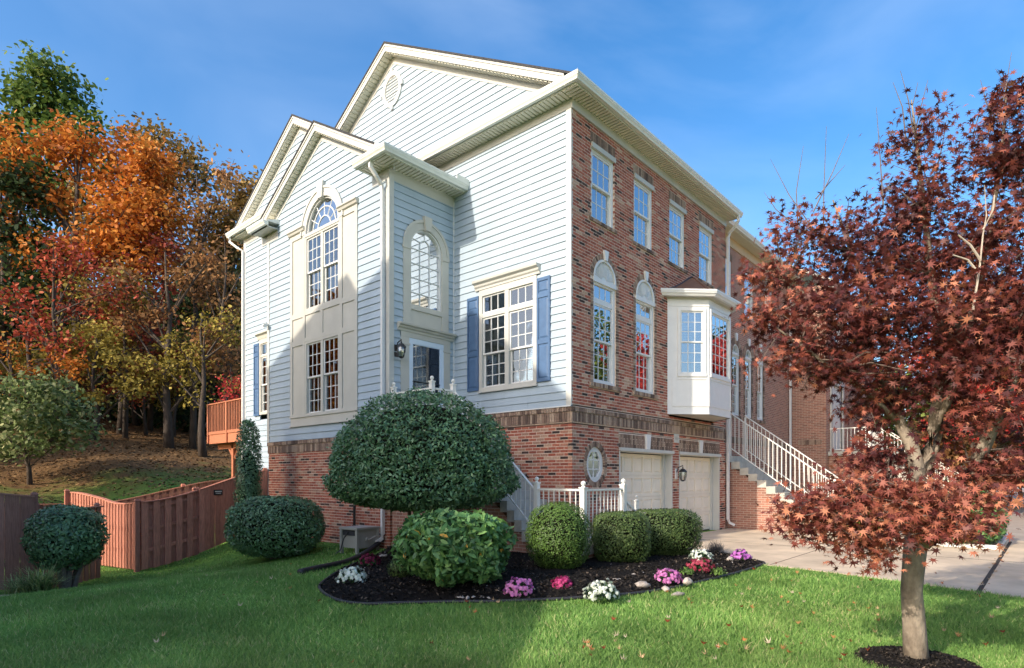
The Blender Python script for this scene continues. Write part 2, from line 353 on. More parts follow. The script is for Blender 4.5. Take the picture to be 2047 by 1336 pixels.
# ---- planting bed
BED0 = [(-5.87, -.45), (-5.62, .3), (-5.12, .9), (-4.3, 1.75), (-3.48, 2.5), (-2.3, 3.3), (-1.9, 3.55), (-.2, 3.4), (-.1, .2), (.1, -.1), (1.5, -.1), (1.78, -1.6), (1.75, -2.6), (1.25, -3.35), (.93, -3.54), (-.2, -3.58), (-1.53, -3.5), (-2.94, -3.36), (-3.91, -2.93), (-4.63, -2.3), (-5.01, -1.8), (-5.4, -1.35), (-5.8, -.95)]
def densify(poly, n=5):
    out = []; k = len(poly)
    for i in range(k):
        p0, p1, p2, p3 = [np.array(poly[(i + j - 1) % k], float) for j in range(4)]
        for s in range(n):
            t = s / n
            out.append(tuple(.5 * ((2 * p1) + (-p0 + p2) * t + (2 * p0 - 5 * p1 + 4 * p2 - p3) * t * t + (-p0 + 3 * p1 - 3 * p2 + p3) * t ** 3)))
    return out
BED = densify(BED0, 6)
def mkbed():
    c = np.array([-2.2, -.6]); B = np.array(BED); n = len(B); rings = 26; V = []; 
    for k in range(rings):
        s = 1 - k / rings; q = c + (B - c) * s
        z = hz(q[:, 0], q[:, 1]) + .02 + .09 * (1 - s ** 6) + .02 * np.sin(q[:, 0] * 5.1) * np.sin(q[:, 1] * 4.3) * (s < 1) + RG.normal(size=n) * .008 * (s < 1)
        V.append(np.c_[q, z])
    V = np.concatenate(V + [np.array([[c[0], c[1], .12]])]); F = []
    for k in range(rings - 1):
        for i in range(n):
            j = (i + 1) % n; F.append((k * n + i, k * n + j, (k + 1) * n + j, (k + 1) * n + i))
    npmesh('mulch_bed', V, F, M['mulch'], kind='structure')
    pts = []
    xs = RG.uniform(-6, 2, 60000); ys = RG.uniform(-3.7, 3.6, 60000); k = inside(BED, xs, ys); xs, ys = xs[k][:22000], ys[k][:22000]
    z = hz(xs, ys) + .105 + RG.uniform(-.02, .018, len(xs)); 
    e = np.min(np.hypot(xs[:, None] - B[None, :, 0], ys[:, None] - B[None, :, 1]), 1); z -= .085 * (1 - np.clip(e / .4, 0, 1)) ** 2
    nn = np.c_[RG.normal(size=(len(xs), 2)) * .7, np.ones(len(xs))]
    scatter('mulch_chips', np.c_[xs, ys, z], nn, RG.uniform(.02, .075, len(xs)), KITE, RG.random(len(xs)) ** 1.3, M['chip'], kind='stuff')
    tag(bpy.data.objects['mulch_chips'], 'black shredded bark mulch covering the planting bed', 'mulch')
mkbed()
# black edging strip along the lawn side of the bed
i0 = [i for i, q in enumerate(BED) if abs(q[0] - .93) < 1e-6][0]; edge = BED[i0 - 6:] + BED[:25]
m = MB(); m.tube([(x, y, float(hz(x, y)) + .025) for x, y in edge], .022, 6)
tag(m.build('bed_edging', M['pipe'], smooth=True), 'thin black plastic edging curving along the front of the mulch bed', 'edging')
# ---- small mulch ring round the maple
MB0 = (-4.05, -6.53)
m = MB(); n = 40; V = [(MB0[0], MB0[1], .06)]; F = []
for r_ in (.2, .34, .46):
    for i in range(n):
        t = 6.2832 * i / n; rr = r_ * (1 + .05 * math.sin(3 * t) + .04 * math.sin(7 * t)); V.append((MB0[0] + rr * math.cos(t), MB0[1] + rr * math.sin(t), .05 if r_ < .3 else (.045 if r_ < .4 else .0)))
m.v = V; m.f = [(0, 1 + i, 1 + (i + 1) % n) for i in range(n)] + [(1 + k * n + i, 1 + k * n + (i + 1) % n, 1 + (k + 1) * n + (i + 1) % n, 1 + (k + 1) * n + i) for k in (0, 1) for i in range(n)]; m.t = [.5] * len(m.f)
m.build('mulch_ring', M['mulch'], None, 'structure')
th = RG.uniform(0, 6.28, 2500); rr = .46 * np.sqrt(RG.random(2500))
tag(scatter('mulch_ring_chips', np.c_[MB0[0] + rr * np.cos(th), MB0[1] + rr * np.sin(th), .05 * (1 - (rr / .46) ** 3) + RG.uniform(0, .015, 2500)], np.c_[RG.normal(size=(2500, 2)) * .7, np.ones(2500)], RG.uniform(.02, .05, 2500), KITE, RG.random(2500) ** 1.5, M['chip'], kind='stuff'), 'dark bark mulch round the foot of the red maple', 'mulch')
# ================================================================= the town house
DX = -1.95; YB = 3.57; YL = 9.17; XL = -1.33; YE = 12.0; XE = 7.95
house = thing('townhouse', 'end town house of red brick and pale blue siding with blue shutters', 'house')
FF = front(0); SM = side(0); SB = side(DX); FD = front(YB); SL = side(XL)
BH, BP, BW, BG = .0522, .0677, .1982, .0155       # brick height, course pitch, length, joint
def cut(segs, ex):
    for e0, e1 in ex:
        out = []
        for a, b in segs:
            if e1 <= a or e0 >= b: out.append((a, b))
            else:
                if e0 > a: out.append((a, e0))
                if e1 < b: out.append((e1, b))
        segs = out
    return segs
BRICKS = []       # candidates for single bricks: (score, key, tone, location)
def btone():
    r = random.random()
    return random.uniform(0, .14) if r < .10 else (random.uniform(.8, 1) if r < .20 else random.uniform(.2, .8))
def brickwall(fr, key, a0, a1, z0, z1, ex, par, field, mort, off=0):
    "ex(zlo, zhi) gives the openings of a course"
    n = int(round((z1 - z0) / BP))
    for i in range(n):
        lo = z0 + i * BP; hi = lo + BH; e = ex(lo, hi); segs = cut([(a0, a1)], e)
        for s0, s1 in segs: mort.box(fr, s0 + .006, s1 - .006, lo - BG - .001, hi + .001, -.11, -.004)
        a = a0 - (BW + BG) * (.5 if i % 2 else 0) - off
        while a < a1:
            b0, b1 = a, a + BW
            for s0, s1 in segs:
                c0, c1 = max(b0, s0), min(b1, s1)
                if c1 - c0 < .025: continue
                t = btone()
                if c1 - c0 > BW - 1e-4:
                    p = fr.p(c0, lo, 0); v = np.array(p[:2]) - CAM; dep = v @ FW; px = CX + FPX * (v @ RT) / dep; py = HY - FPX * (lo - ZC) / dep
                    vis = not (600 < px < 1035 and py > 780) and not (py > 985) and lo > .2 and not (py > 900 and px < 1010) and not (px < 650)
                    ang = abs(v @ np.array(fr.n)) / np.linalg.norm(v)
                    BRICKS.append((ang / dep ** 2 if vis else 0, key, t, p, fr, c0, c1, lo, hi, field)); continue
                field.box(fr, c0, c1, lo, hi, -.1, random.uniform(-.0012, .0015), t)
            a += BW + BG
def soldiers(mb, fr, a0, a1, z0, z1, o, w=.0572, g=.0105, o0=-.1):
    n = max(1, int(round((a1 - a0) / (w + g)))); s = (a1 - a0) / n
    for i in range(n): mb.box(fr, a0 + i * s + g / 2, a0 + (i + 1) * s - g / 2, z0, z1, o0, o + random.uniform(-.002, .002), random.random())
# ---------------- front wall openings
GAR = [(1.83, 4.47), (4.84, 7.51)]; GT = 2.24
WU = [(.71, 1.63), (2.50, 3.42), (4.295, 5.215), (6.095, 7.015)]; WUZ = (7.2, 8.83)
AR = [(.785, 1.70), (2.585, 3.50)]; AZ0 = 3.65; ASP = 5.95
OCT = (.87, 1.86)
BAY0, BAY1, BAYP = 4.19, 7.17, .78; BAYZ = (3.2, 6.5)
def ex_front(lo, hi):
    e = []; m_ = (lo + hi) / 2
    if lo < GT: e += [g for g in GAR]
    if hi > GT and lo < GT + .36: e += [(g0 - .02, g1 + .02) for g0, g1 in GAR]
    if hi > WUZ[0] - .09 and lo < WUZ[1]: e += WU if lo >= WUZ[0] else [(a - .1, b + .1) for a, b in WU]
    if hi > WUZ[1] and lo < WUZ[1] + .24: e += [(a - .03, b + .03) for a, b in WU]
    for a, b in AR:
        c = (a + b) / 2; r = (b - a) / 2
        if hi > AZ0 and lo < ASP: e.append((a - .1125, b + .1125))
        elif hi > AZ0 - .1 and lo < AZ0: e.append((a - .16, b + .16))
        elif ASP <= lo < ASP + r + .125: e.append((c - math.sqrt(max(0, (r + .125) ** 2 - (m_ - ASP) ** 2)), c + math.sqrt(max(0, (r + .125) ** 2 - (m_ - ASP) ** 2))))
    dz = abs(m_ - OCT[1])
    if dz < .5: w_ = .46 * math.sqrt(1 - (dz / .5) ** 2); e.append((OCT[0] - w_, OCT[0] + w_))
    if hi > 2.74 and lo < 3.05: e.append((-1, 9))
    if BAYZ[0] < m_ < BAYZ[1]: e.append((BAY0 + .1, BAY1 - .1))
    return e
bw = MB(); field = MB(); mort = MB()
brickwall(FF, 'f', 0.0, XE, -.2, 9.25, ex_front, None, field, mort, off=.06)
front_wall = mort.build('brick_wall', M['mortar'], house)
tag(front_wall, 'red brick front wall with pale mortar')
# mortar pad behind the two arches and the oval
m = MB()
for a, b in AR:
    c = (a + b) / 2; r = (b - a) / 2
    m.ring(FF, c, ASP, r, r + .18, 0, math.pi, 16, -.1, -.006)
    m.box(FF, a - .118, a, AZ0, ASP, -.1, -.006); m.box(FF, b, b + .118, AZ0, ASP, -.1, -.006)
    m.box(FF, a - .16, b + .16, AZ0 - .12, AZ0 + .003, -.1, -.006)
m.ring(FF, *OCT, .39, .56, 0, 6.2832, 24, -.1, -.006, sx=.9)
m.box(FF, 0, XE, 2.72, 3.07, -.1, -.004)
for g0, g1 in GAR: m.box(FF, g0 - .03, g1 + .03, GT, GT + .37, -.1, -.005)
for a, b in WU: m.box(FF, a - .04, b + .04, WUZ[1], WUZ[1] + .26, -.1, -.005); m.box(FF, a - .1, b + .1, WUZ[0] - .1, WUZ[0] - .001, -.1, -.005)
m.build('mortar_joint', M['mortar'], front_wall, 'stuff')
# brown trim bricks: band, lintels, arches, jamb stacks, sills
def band(mb, fr, a0, a1, z0):
    soldiers(mb, fr, a0, a1, z0 + .004, z0 + .205, .018); soldiers(mb, fr, a0, a1, z0 + .217, z0 + .31, .035, .0572)
t = MB(); band(t, FF, .0, XE, 2.74); t.build('soldier_band', M['brown'], front_wall)['kind'] = 'stuff'
for g0, g1 in GAR:
    t = MB(); c = (g0 + g1) / 2
    n = int((g1 - g0) / .068); s = (g1 - g0 + .02) / n
    for i in range(n):
        a = g0 - .01 + i * s
        if abs(a + s / 2 - c) < .12: continue
        if i % 2: t.box(FF, a + .005, a + s - .005, GT + .03, GT + .24, -.1, .004, random.random()); t.box(FF, a + .005, a + s - .005, GT + .25, GT + .345, -.1, .004, random.random() * .6)
        else: t.box(FF, a + .005, a + s - .005, GT + .03, GT + .125, -.1, .004, random.random() * .6); t.box(FF, a + .005, a + s - .005, GT + .135, GT + .345, -.1, .004, random.random())
    t.build('garage_lintel', M['brown'], front_wall)['kind'] = 'stuff'
    k = MB(); k.poly(FF, [(c - .075, GT + .01), (c + .075, GT + .01), (c + .125, GT + .39), (c - .125, GT + .39)], -.09, .035); k.build('keystone', M['white'], front_wall)
for a, b in WU:
    t = MB(); soldiers(t, FF, a - .03, b + .03, WUZ[1] + .012, WUZ[1] + .225, .004); t.build('window_lintel', M['brown'], front_wall)['kind'] = 'stuff'
    t = MB(); soldiers(t, FF, a - .09, b + .09, WUZ[0] - .075, WUZ[0] - .005, .03, .098); t.build('brick_sill', M['brown'], front_wall)['kind'] = 'stuff'
for a, b in AR:
    c = (a + b) / 2; r = (b - a) / 2
    t = MB(); t.ring(FF, c, ASP, r + .004, r + .118, 0, math.pi, 27, -.1, .006, gap=.08, tone=random.random)
    for i in range(int((ASP - AZ0) / BP)):
        z = AZ0 + i * BP + .006
        t.box(FF, a - .108, a - .002, z, z + BH, -.1, .008 if i % 2 else .002, random.random()); t.box(FF, b + .002, b + .108, z, z + BH, -.1, .008 if i % 2 else .002, random.random())
    soldiers(t, FF, a - .15, b + .15, AZ0 - .1, AZ0 - .008, .035, .0572)
    t.build('arch_brickwork', M['brown'], front_wall)['kind'] = 'stuff'
    k = MB(); k.poly(FF, [(c - .05, ASP + r - .02), (c + .05, ASP + r - .02), (c + .085, ASP + r + .2), (c - .085, ASP + r + .2)], -.05, .05); k.build('keystone', M['white'], front_wall)
t = MB(); t.ring(FF, *OCT, .385, .50, 0, 6.2832, 42, -.1, .008, sx=.9, gap=.08, tone=random.random); t.build('oval_brickwork', M['brown'], front_wall)['kind'] = 'stuff'
# ---------------- side base walls of brick
def ex_none(lo, hi): return []
def ex_main(lo, hi): return [(-1, 20)] if (hi > 2.74 and lo < 3.05) else []
sfield = MB(); mort = MB()
brickwall(SM, 's', .108, YB + .02, -.2, 2.745, ex_main, None, sfield, mort)
side_wall = mort.build('brick_wall', M['mortar'], house); tag(side_wall, 'brick base under the siding beside the entry stair')
m = MB(); m.box(SM, .0, YB, 2.72, 3.06, -.1, -.004); m.build('mortar_joint', M['mortar'], side_wall)
t = MB(); band(t, SM, -.02, YB - .02, 2.74); t.build('soldier_band', M['brown'], side_wall)['kind'] = 'stuff'
bfield = MB(); mort = MB()
brickwall(SB, 's', YB + .105, YL, -.75, 2.29, ex_none, None, bfield, mort)
bay_base = mort.build('brick_wall', M['mortar'], house); tag(bay_base, 'brick base under the projecting siding wing')
dfield = MB(); mort = MB(); brickwall(FD, 'f', DX, -.01, -.2, 2.29, ex_none, None, dfield, mort); mort.build('return_wall', M['mortar'], house)
m = MB(); m.box(SB, YB, YL, 2.24, 2.555, -.1, -.004); m.box(FD, DX, 0, 2.24, 2.555, -.1, -.004); m.build('mortar_joint', M['mortar'], bay_base, 'stuff')
t = MB(); band(t, SB, YB - .02, YL + .03, 2.25); band(t, FD, DX, -.0, 2.25); t.build('soldier_band', M['brown'], bay_base)['kind'] = 'stuff'
# the 300 bricks that show largest become bricks of their own, the rest one field each
BRICKS.sort(key=lambda q: -q[0])
bm_cache = {}
for i, (s_, key, tn, p, fr, c0, c1, lo, hi, fl) in enumerate(BRICKS):
    if i >= 300: fl.box(fr, c0, c1, lo, hi, -.1, random.uniform(-.0012, .0015), tn); continue
    k = (key, int(tn * 14))
    if k not in bm_cache:
        q = MB(); f0 = front(0) if key == 'f' else side(0); q.box(f0, 0, BW, 0, BH, -.1, 0, (k[1] + .5) / 14); bm_cache[k] = q.mesh('brick', M['brick'])
    o = ob('brick', bm_cache[k], front_wall if key == 'f' else side_wall, p)
field.build('brick_field', M['brick'], front_wall, 'stuff'); sfield.build('brick_field', M['brick'], side_wall, 'stuff')
bfield.build('brick_field', M['brick'], bay_base, 'stuff'); dfield.build('brick_field', M['brick'], bpy.data.objects['return_wall'], 'stuff')

# ---------------- clapboard siding
SP = .165
def siding(name, fr, a_lo, a_hi, z0, z1, ex, lim=None, label=None):
    "lim(z) -> (a0, a1) for gables; every board is its own plank"
    sh = MB(); boards = []
    n = int(math.ceil((z1 - z0) / SP))
    for i in range(n):
        lo = z0 + i * SP; hi = min(lo + SP, z1)
        L0 = lim(lo) if lim else (a_lo, a_hi); L1 = lim(hi) if lim else (a_lo, a_hi)
        L0 = (max(L0[0], a_lo), min(L0[1], a_hi)); L1 = (max(L1[0], a_lo), min(L1[1], a_hi))
        if L0[1] - L0[0] < .1: break
        if L1[1] < L1[0]: L1 = ((L1[0] + L1[1]) / 2,) * 2
        for s0, s1 in cut([L0], ex(lo, hi)):
            t0 = L1[0] if s0 == L0[0] else s0; t1 = L1[1] if s1 == L0[1] else s1
            if t1 < t0: t0 = t1 = (t0 + t1) / 2
            if s1 - s0 < .02: continue
            sh.sheet([fr.p(s0, lo, -.02), fr.p(s1, lo, -.02), fr.p(t1, hi, -.02), fr.p(t0, hi, -.02)])
            if lim is None and s1 - s0 > 2.6:                 # butt joint somewhere along a long course
                jx = random.uniform(s0 + .7, s1 - .7); pieces = [(s0, jx - .0015, t0, jx - .0015, 0), (jx + .0015, s1, jx + .0015, t1, .002)]
            else: pieces = [(s0, s1, t0, t1, 0)]
            for s0, s1, t0, t1, dd in pieces:
              q = MB(); o0, o1 = .027 + dd, .005 + dd
              q.quadbox([fr.p(s0, lo, -.015), fr.p(s1, lo, -.015), fr.p(s1, lo, o0), fr.p(s0, lo, o0), fr.p(t0, hi + .012, -.015), fr.p(t1, hi + .012, -.015), fr.p(t1, hi + .012, o1), fr.p(t0, hi + .012, o1)])
              boards.append(q)
    w = sh.build(name, M['siding'], house, norm=False)
    if label: tag(w, label)
    for q in boards: q.build('siding_board', M['siding'], w)
    return w
MWIN = (.915, 2.665, 3.6, 6.0)                       # main double window, outer casing
def ex_mw(lo, hi): return [(MWIN[0], MWIN[1])] if hi > MWIN[2] and lo < MWIN[3] - .05 else []
siding('siding_wall', SM, YB, 5.3, 8.495, 9.24, lambda a, b: [])
siding('siding_wall', SM, .13, YB, 3.05, 9.24, ex_mw, label='tall blue siding wall with the shuttered double window')
MS, MAP = .578, (5.97, 13.3)                          # main roof pitch and apex
def lim_main(z): h = (MAP[1] - .34 - z) / MS; return (MAP[0] - h, MAP[0] + h)
siding('gable_siding', SM, .1, YE, 9.62, MAP[1] - .34, lambda a, b: [], lim_main, 'upper gable of blue siding with an oval vent')
BC, BR, BSP = 6.32, .77, 7.9                         # bay window axis, arch radius, spring line
BT = (4.76, 7.88)                                    # panelled surround
def ex_bay(lo, hi):
    m_ = (lo + hi) / 2
    if hi > 2.95 and lo < 8.05: return [BT]
    if m_ < BSP + BR + .1:
        w = math.sqrt(max(0, (BR + .12) ** 2 - (m_ - BSP) ** 2)); return [(BC - w, BC + w)]
    return []
BAP = (6.34, 10.5); BS = .585
def lim_bay(z): h = (BAP[1] - .3 - z) / BS; return (max(YB + .1, BAP[0] - h), min(YL - .1, BAP[0] + h)) if h < 3.4 else (YB + .1, YL - .1)
siding('siding_wall', SB, YB + .1, YL - .1, 2.57, BAP[1] - .3, ex_bay, lim_bay, 'projecting gabled wing of blue siding with the tall arched window')
DC = -.9                                             # door axis on the return wall
def ex_door(lo, hi):
    m_ = (lo + hi) / 2
    if m_ < 4.95: return [(-1.66, -.16)] if hi > 2.6 else []
    if m_ < 6.93: return [(-1.58, -.22)]
    w = .66 ** 2 - (m_ - 6.9) ** 2
    return [(DC - math.sqrt(w), DC + math.sqrt(w))] if w > 0 else []
siding('siding_wall', FD, DX + .1, -.0, 2.57, 8.42, ex_door, label='narrow siding wall over the entry')
LW = (9.98, 10.94, 3.52, 5.85)
def ex_l(lo, hi): return [(LW[0], LW[1])] if hi > LW[2] and lo < LW[3] - .05 else []
LAP = (8.55, 11.82); LS = .59
def lim_l(z): h = (LAP[1] - .3 - z) / LS; return (LAP[0] - h, min(YE - .1, LAP[0] + h))
siding('siding_wall', SL, 5.2, YE - .1, -.6, LAP[1] - .3, ex_l, lim_l, 'set-back siding wall at the far left with its own gable')
# plain backs so the house is closed
m = MB(); m.wbox(.12, XE, YE - .05, YE, -.5, 9.3); m.wbox(XL + .05, .2, YE - .1, YE, -.6, 9.2); 
m.wbox(DX + .03, XL, YL - .06, YL - .01, -.8, 8.5); m.build('rear_wall', M['siding'], house)
m = MB(); m.wbox(XE - .06, XE - .01, .12, YE, -.3, 9.3); m.build('party_wall', M['mortar'], house)
# ---------------- trim boards
def trim(name, fr, *a, m=None): return one(name, m or M['trim'], house, fr, *a)
trim('corner_board', SM, .0, .13, 3.055, 9.22, -.02, .032)
m = MB(); m.box(SB, YB - .03, YB + .1, 2.565, 8.3, -.02, .032); m.box(FD, DX - .03, DX + .1, 2.565, 8.3, -.02, .032); m.build('corner_board', M['trim'], house)
m = MB(); m.box(SB, YL - .1, YL + .03, 2.565, 8.3, -.02, .032); m.build('corner_board', M['trim'], house)
m = MB(); m.box(SL, YE - .1, YE + .03, -.6, 9.3, -.02, .032); m.build('corner_board', M['white'], house)
m = MB(); m.box(FD, -.05, .0, 3.05, 8.35, -.02, .035); m.build('inside_corner', M['white'], house)
trim('starter_trim', SM, .0, YB, 3.052, 3.075, -.02, .05, m=M['white'])
# friezes
one('frieze_board', M['trim'], house, FF, -.02, XE, 9.22, 9.42, -.05, .035)
one('frieze_board', M['trim'], house, SM, -.033, 5.3, 9.225, 9.42, -.05, .032)
one('frieze_board', M['cream'], house, FD, DX - .033, .0, 8.2, 8.46, -.05, .03)
def soffit(name, fr, a0, a1, z, o0, o1, rev=False):
    m = MB(); n = max(1, int((a1 - a0) / .1)); s = (a1 - a0) / n
    m.box(fr, a0, a1, z + .012, z + .03, o0, o1)
    for i in range(n): m.box(fr, a0 + i * s + .016, a0 + (i + 1) * s - .016, z - .014, z + .014, o0 + .01, o1 - .01)
    return m.build(name, M['soffit'], house)
GPROF = [(0, 0), (.085, 0), (.1, .035), (.125, .07), (.125, .09), (.135, .095), (.135, .135), (.12, .135), (.118, .11), (0, .11)]
def gutter(fr, a0, a1, z, o, m0=0, m1=0, mt='gutter'):
    m = MB(); m.ext(fr, [(o + p, z + q) for p, q in GPROF], a0, a1, m0=m0, m1=m1); m.ext(fr, [(o - .02, z - .02), (o, z - .02), (o, z + .13), (o - .02, z + .13)], a0, a1, m0=m0, m1=m1)
    return m.build('gutter', M[mt], house)
OV = .36
soffit('soffit', FF, -OV, XE + .1, 9.42, 0, OV); gutter(FF, .0, XE + .14, 9.44, OV, m0=-1)
soffit('soffit', SM, .0, 5.3, 9.42, 0, OV); gutter(SM, .0, 5.2, 9.44, OV, m0=-1)
m = MB(); m.ext(SM, [(0, 9.56), (OV + .02, 9.56), (OV + .02, 9.575), (0, 9.72)], -.1, 5.2); m.build('return_roof', M['roof'], house)
# rakes: fascia, soffit, wall board and the roof slab edge
def rake(fr, ap, S, half_l, half_r, ov, wallboard=.2, name='rake'):
    "ap=(a,z) roof top apex; half_* run lengths along a"
    for sgn, run in ((-1, half_l), (1, half_r)):
        e = lambda a, d: (ap[0] + sgn * a, ap[1] - S * a - d)
        m = MB(); m.poly(fr, [e(0, .05), e(run, .05), e(run, .25), e(0, .25)], ov - .03, ov); m.poly(fr, [e(0, .045), e(run, .045), e(run, .11), e(0, .11)], ov, ov + .018)
        m.build('rake_fascia', M['trim'], house)
        m = MB(); m.poly(fr, [e(0, .235), e(run, .235), e(run, .25), e(0, .25)], 0, ov - .03); 
        n = int(run / .11)
        for i in range(n):
            a = run * i / n; b_ = run * (i + .68) / n
            m.poly(fr, [e(a, .25), e(b_, .25), e(b_, .276), e(a, .276)], .01, ov - .035)
        m.build('rake_soffit', M['soffit'], house)
        m = MB(); m.poly(fr, [e(0, .25), e(run, .25), e(run, .25 + wallboard), e(0, .25 + wallboard)], -.02, .03); m.build('rake_frieze', M['trim'], house)
def roof(fr, ap, S, half_l, half_r, o_front, o_back, name='roof'):
    m = MB()
    for sgn, run in ((-1, half_l), (1, half_r)):
        e = lambda a, d: (ap[0] + sgn * a, ap[1] - S * a - d)
        m.poly(fr, [e(0, 0), e(run, 0), e(run, .05), e(0, .05)], o_back, o_front)
    r = m.build(name, M['roof'], house); return r
rake(SM, MAP, MS, MAP[0] + .02, 6.4, .3); roof(SM, MAP, MS, MAP[0] + .4, 6.4, .335, -XE + .0)
rake(SB, BAP, BS, 2.95, 2.95, .22, .17); roof(SB, BAP, BS, 3.21, 3.21, .255, -1.95)
rake(SL, LAP, LS, 3.3, 3.75, .22, .17); roof(SL, LAP, LS, 3.4, 3.95, .255, -4.5)
# eaves of the bay: long one over the entry, short returns on the front
soffit('soffit', FD, DX - .4, .0, 8.46, 0, .4); gutter(FD, DX - .0, -.0, 8.48, .42, m0=-1)
soffit('soffit', SB, YB, YB + .62, 8.46, 0, .4); gutter(SB, YB, YB + .66, 8.48, .42, m0=-1)
one('return_frieze', M['trim'], house, SB, YB - .0, YB + .6, 8.2, 8.46, -.02, .034)
m = MB(); m.ext(SB, [(0, 8.6), (.44, 8.6), (.44, 8.615), (0, 8.7)], YB - .42, YB + .66); m.ext(FD, [(0, 8.6), (.44, 8.6), (.44, 8.615), (0, 8.86)], DX - .4, 0); m.build('return_roof', M['gutter'], house)
# a short stub gutter end on the entry eave (splash guard)
m = MB(); m.box(FD, -.42, -.0, 8.6, 8.72, .54, .552); m.build('splash_guard', M['gutter'], house)
m = MB(); m.box(SB, YL - .6, YL + .35, 8.2, 8.5, -.0, .03); m.box(SB, YL - .6, YL + .3, 8.44, 8.47, .0, .35); m.build('return_frieze', M['trim'], house)
gutter(SB, YL - .65, YL + .35, 8.46, .35)
m = MB(); m.ext(SB, [(0, 8.58), (.37, 8.58), (.37, 8.6), (0, 8.72)], YL - .65, YL + .36); m.build('return_roof', M['gutter'], house)
gutter(SL, YE - 2.9, YE + .45, 9.3, .3); soffit('soffit', SL, YE - 2.9, YE + .4, 9.27, 0, .3)
m = MB(); m.box(SL, YE - 2.9, YE + .03, 9.05, 9.27, -.02, .03); m.build('frieze_board', M['trim'], house)
m = MB(); m.ext(SL, [(0, 9.42), (.32, 9.42), (.32, 9.435), (0, 9.53)], YE - 2.9, YE + .45); m.build('return_roof', M['gutter'], house)
# downspouts
def spout(pts, r=.05, parent=house, mt='white'):
    m = MB(); m.tube(pts, r, 4, rot=math.pi / 4); return m.build('downspout', M[mt], parent)
spout([(DX - .42, YB + .12, 8.5), (DX - .42, YB + .12, 8.36), (DX - .3, YB + .1, 8.22), (DX - .12, YB + .14, 8.08), (DX - .085, YB + .14, 7.95), (DX - .085, YB + .14, .32), (DX - .1, YB + .15, .22), (DX - .25, YB + .16, .14)])
spout([(XE - .05, -.42, 9.47), (XE - .05, -.42, 9.3), (XE - .02, -.3, 9.15), (XE + .02, -.12, 9.02), (XE + .02, -.075, 8.9), (XE + .02, -.075, .3), (XE + .04, -.11, .2), (XE + .1, -.25, .13)])
spout([(XL - .36, YE + .3, 9.3), (XL - .36, YE + .3, 9.15), (XL - .2, YE + .1, 8.95), (XL - .075, YE - .02, 8.85), (XL - .075, YE - .02, -.2)])
# oval gable vent
v = MB(); v.ring(SM, 6.0, 12.16, .36, .475, 0, 6.2832, 28, -.02, .06, sx=.86); vent = v.build('gable_vent', M['white'], house)
for i in range(9):
    z = 12.16 - .32 + i * .08; w = .36 * .86 * math.sqrt(max(0, 1 - ((z - 12.16) / .38) ** 2)); q = MB()
    q.ext(SM, [(.0, z + .03), (.008, z + .035), (.045, z - .03), (.037, z - .035)], 6.0 - w, 6.0 + w); q.build('louvre', M['white'], vent)
q = MB(); q.box(SM, 5.62, 6.38, 11.78, 12.54, -.03, .002); q.build('backing', M['white'], vent)
for a, z, w, h in ((6.0, 12.6, .05, .1), (6.0, 11.7, .05, .1), (5.6, 12.16, .08, .05), (6.4, 12.16, .08, .05)):
    q = MB(); q.box(SM, a - w, a + w, z - h, z + h, .0, .075); q.build('key_block', M['white'], vent)
# ================================================================= windows and doors
def sash(win, fr, a0, a1, z0, z1, cols, rows, o, rail=.045, mat_='white', mun=.018, glass='glass'):
    m = MB(); d = .035
    m.box(fr, a0, a1, z0, z0 + rail, o, o + d); m.box(fr, a0, a1, z1 - rail, z1, o, o + d)
    m.box(fr, a0, a0 + rail, z0 + rail, z1 - rail, o, o + d); m.box(fr, a1 - rail, a1, z0 + rail, z1 - rail, o, o + d)
    m.build('sash', M[mat_], win)
    g0, g1, h0, h1 = a0 + rail, a1 - rail, z0 + rail, z1 - rail; ca = (g1 - g0) / cols; rz = (h1 - h0) / rows
    m = MB()
    for i in range(1, cols): m.box(fr, g0 + i * ca - mun / 2, g0 + i * ca + mun / 2, h0, h1, o + .008, o + .029)
    for j in range(1, rows): m.box(fr, g0, g1, h0 + j * rz - mun / 2, h0 + j * rz + mun / 2, o + .01, o + .027)
    m.build('muntins', M[mat_], win)
    for i in range(cols):
        for j in range(rows):
            q = MB(); q.box(fr, g0 + i * ca + (mun / 2 if i else 0), g0 + (i + 1) * ca - (mun / 2 if i < cols - 1 else 0), h0 + j * rz + (mun / 2 if j else 0), h0 + (j + 1) * rz - (mun / 2 if j < rows - 1 else 0), o + .015, o + .021)
            q.build('pane', M[glass], win)
def inner(win, fr, a0, a1, z0, z1, o, depth=.6, blind=0, frac=1.0, wall='room'):
    "dark room behind the glass and a slatted blind"
    m = MB(); b = o - depth
    c = [fr.p(a, z, w) for a, z, w in ((a0 - .3, z0 - .2, b), (a1 + .3, z0 - .2, b), (a1 + .3, z1 + .2, b), (a0 - .3, z1 + .2, b), (a0 - .01, z0 - .01, o - .004), (a1 + .01, z0 - .01, o - .004), (a1 + .01, z1 + .01, o - .004), (a0 - .01, z1 + .01, o - .004))]
    for f in ((0, 1, 2, 3), (0, 1, 5, 4), (1, 2, 6, 5), (2, 3, 7, 6), (3, 0, 4, 7)): m.sheet([c[i] for i in f])
    m.build('room_lining', M[wall], win, norm=False)
    if blind:
        m = MB(); z = z1 - .02; zb = z1 - (z1 - z0) * frac
        while z > zb:
            m.sheet([fr.p(a0 + .01, z, o - .06), fr.p(a1 - .01, z, o - .06), fr.p(a1 - .01, z - .032, o - .06 + blind), fr.p(a0 + .01, z - .032, o - .06 + blind)]); z -= .042
        m.build('blind', M['blind'], win, norm=False)
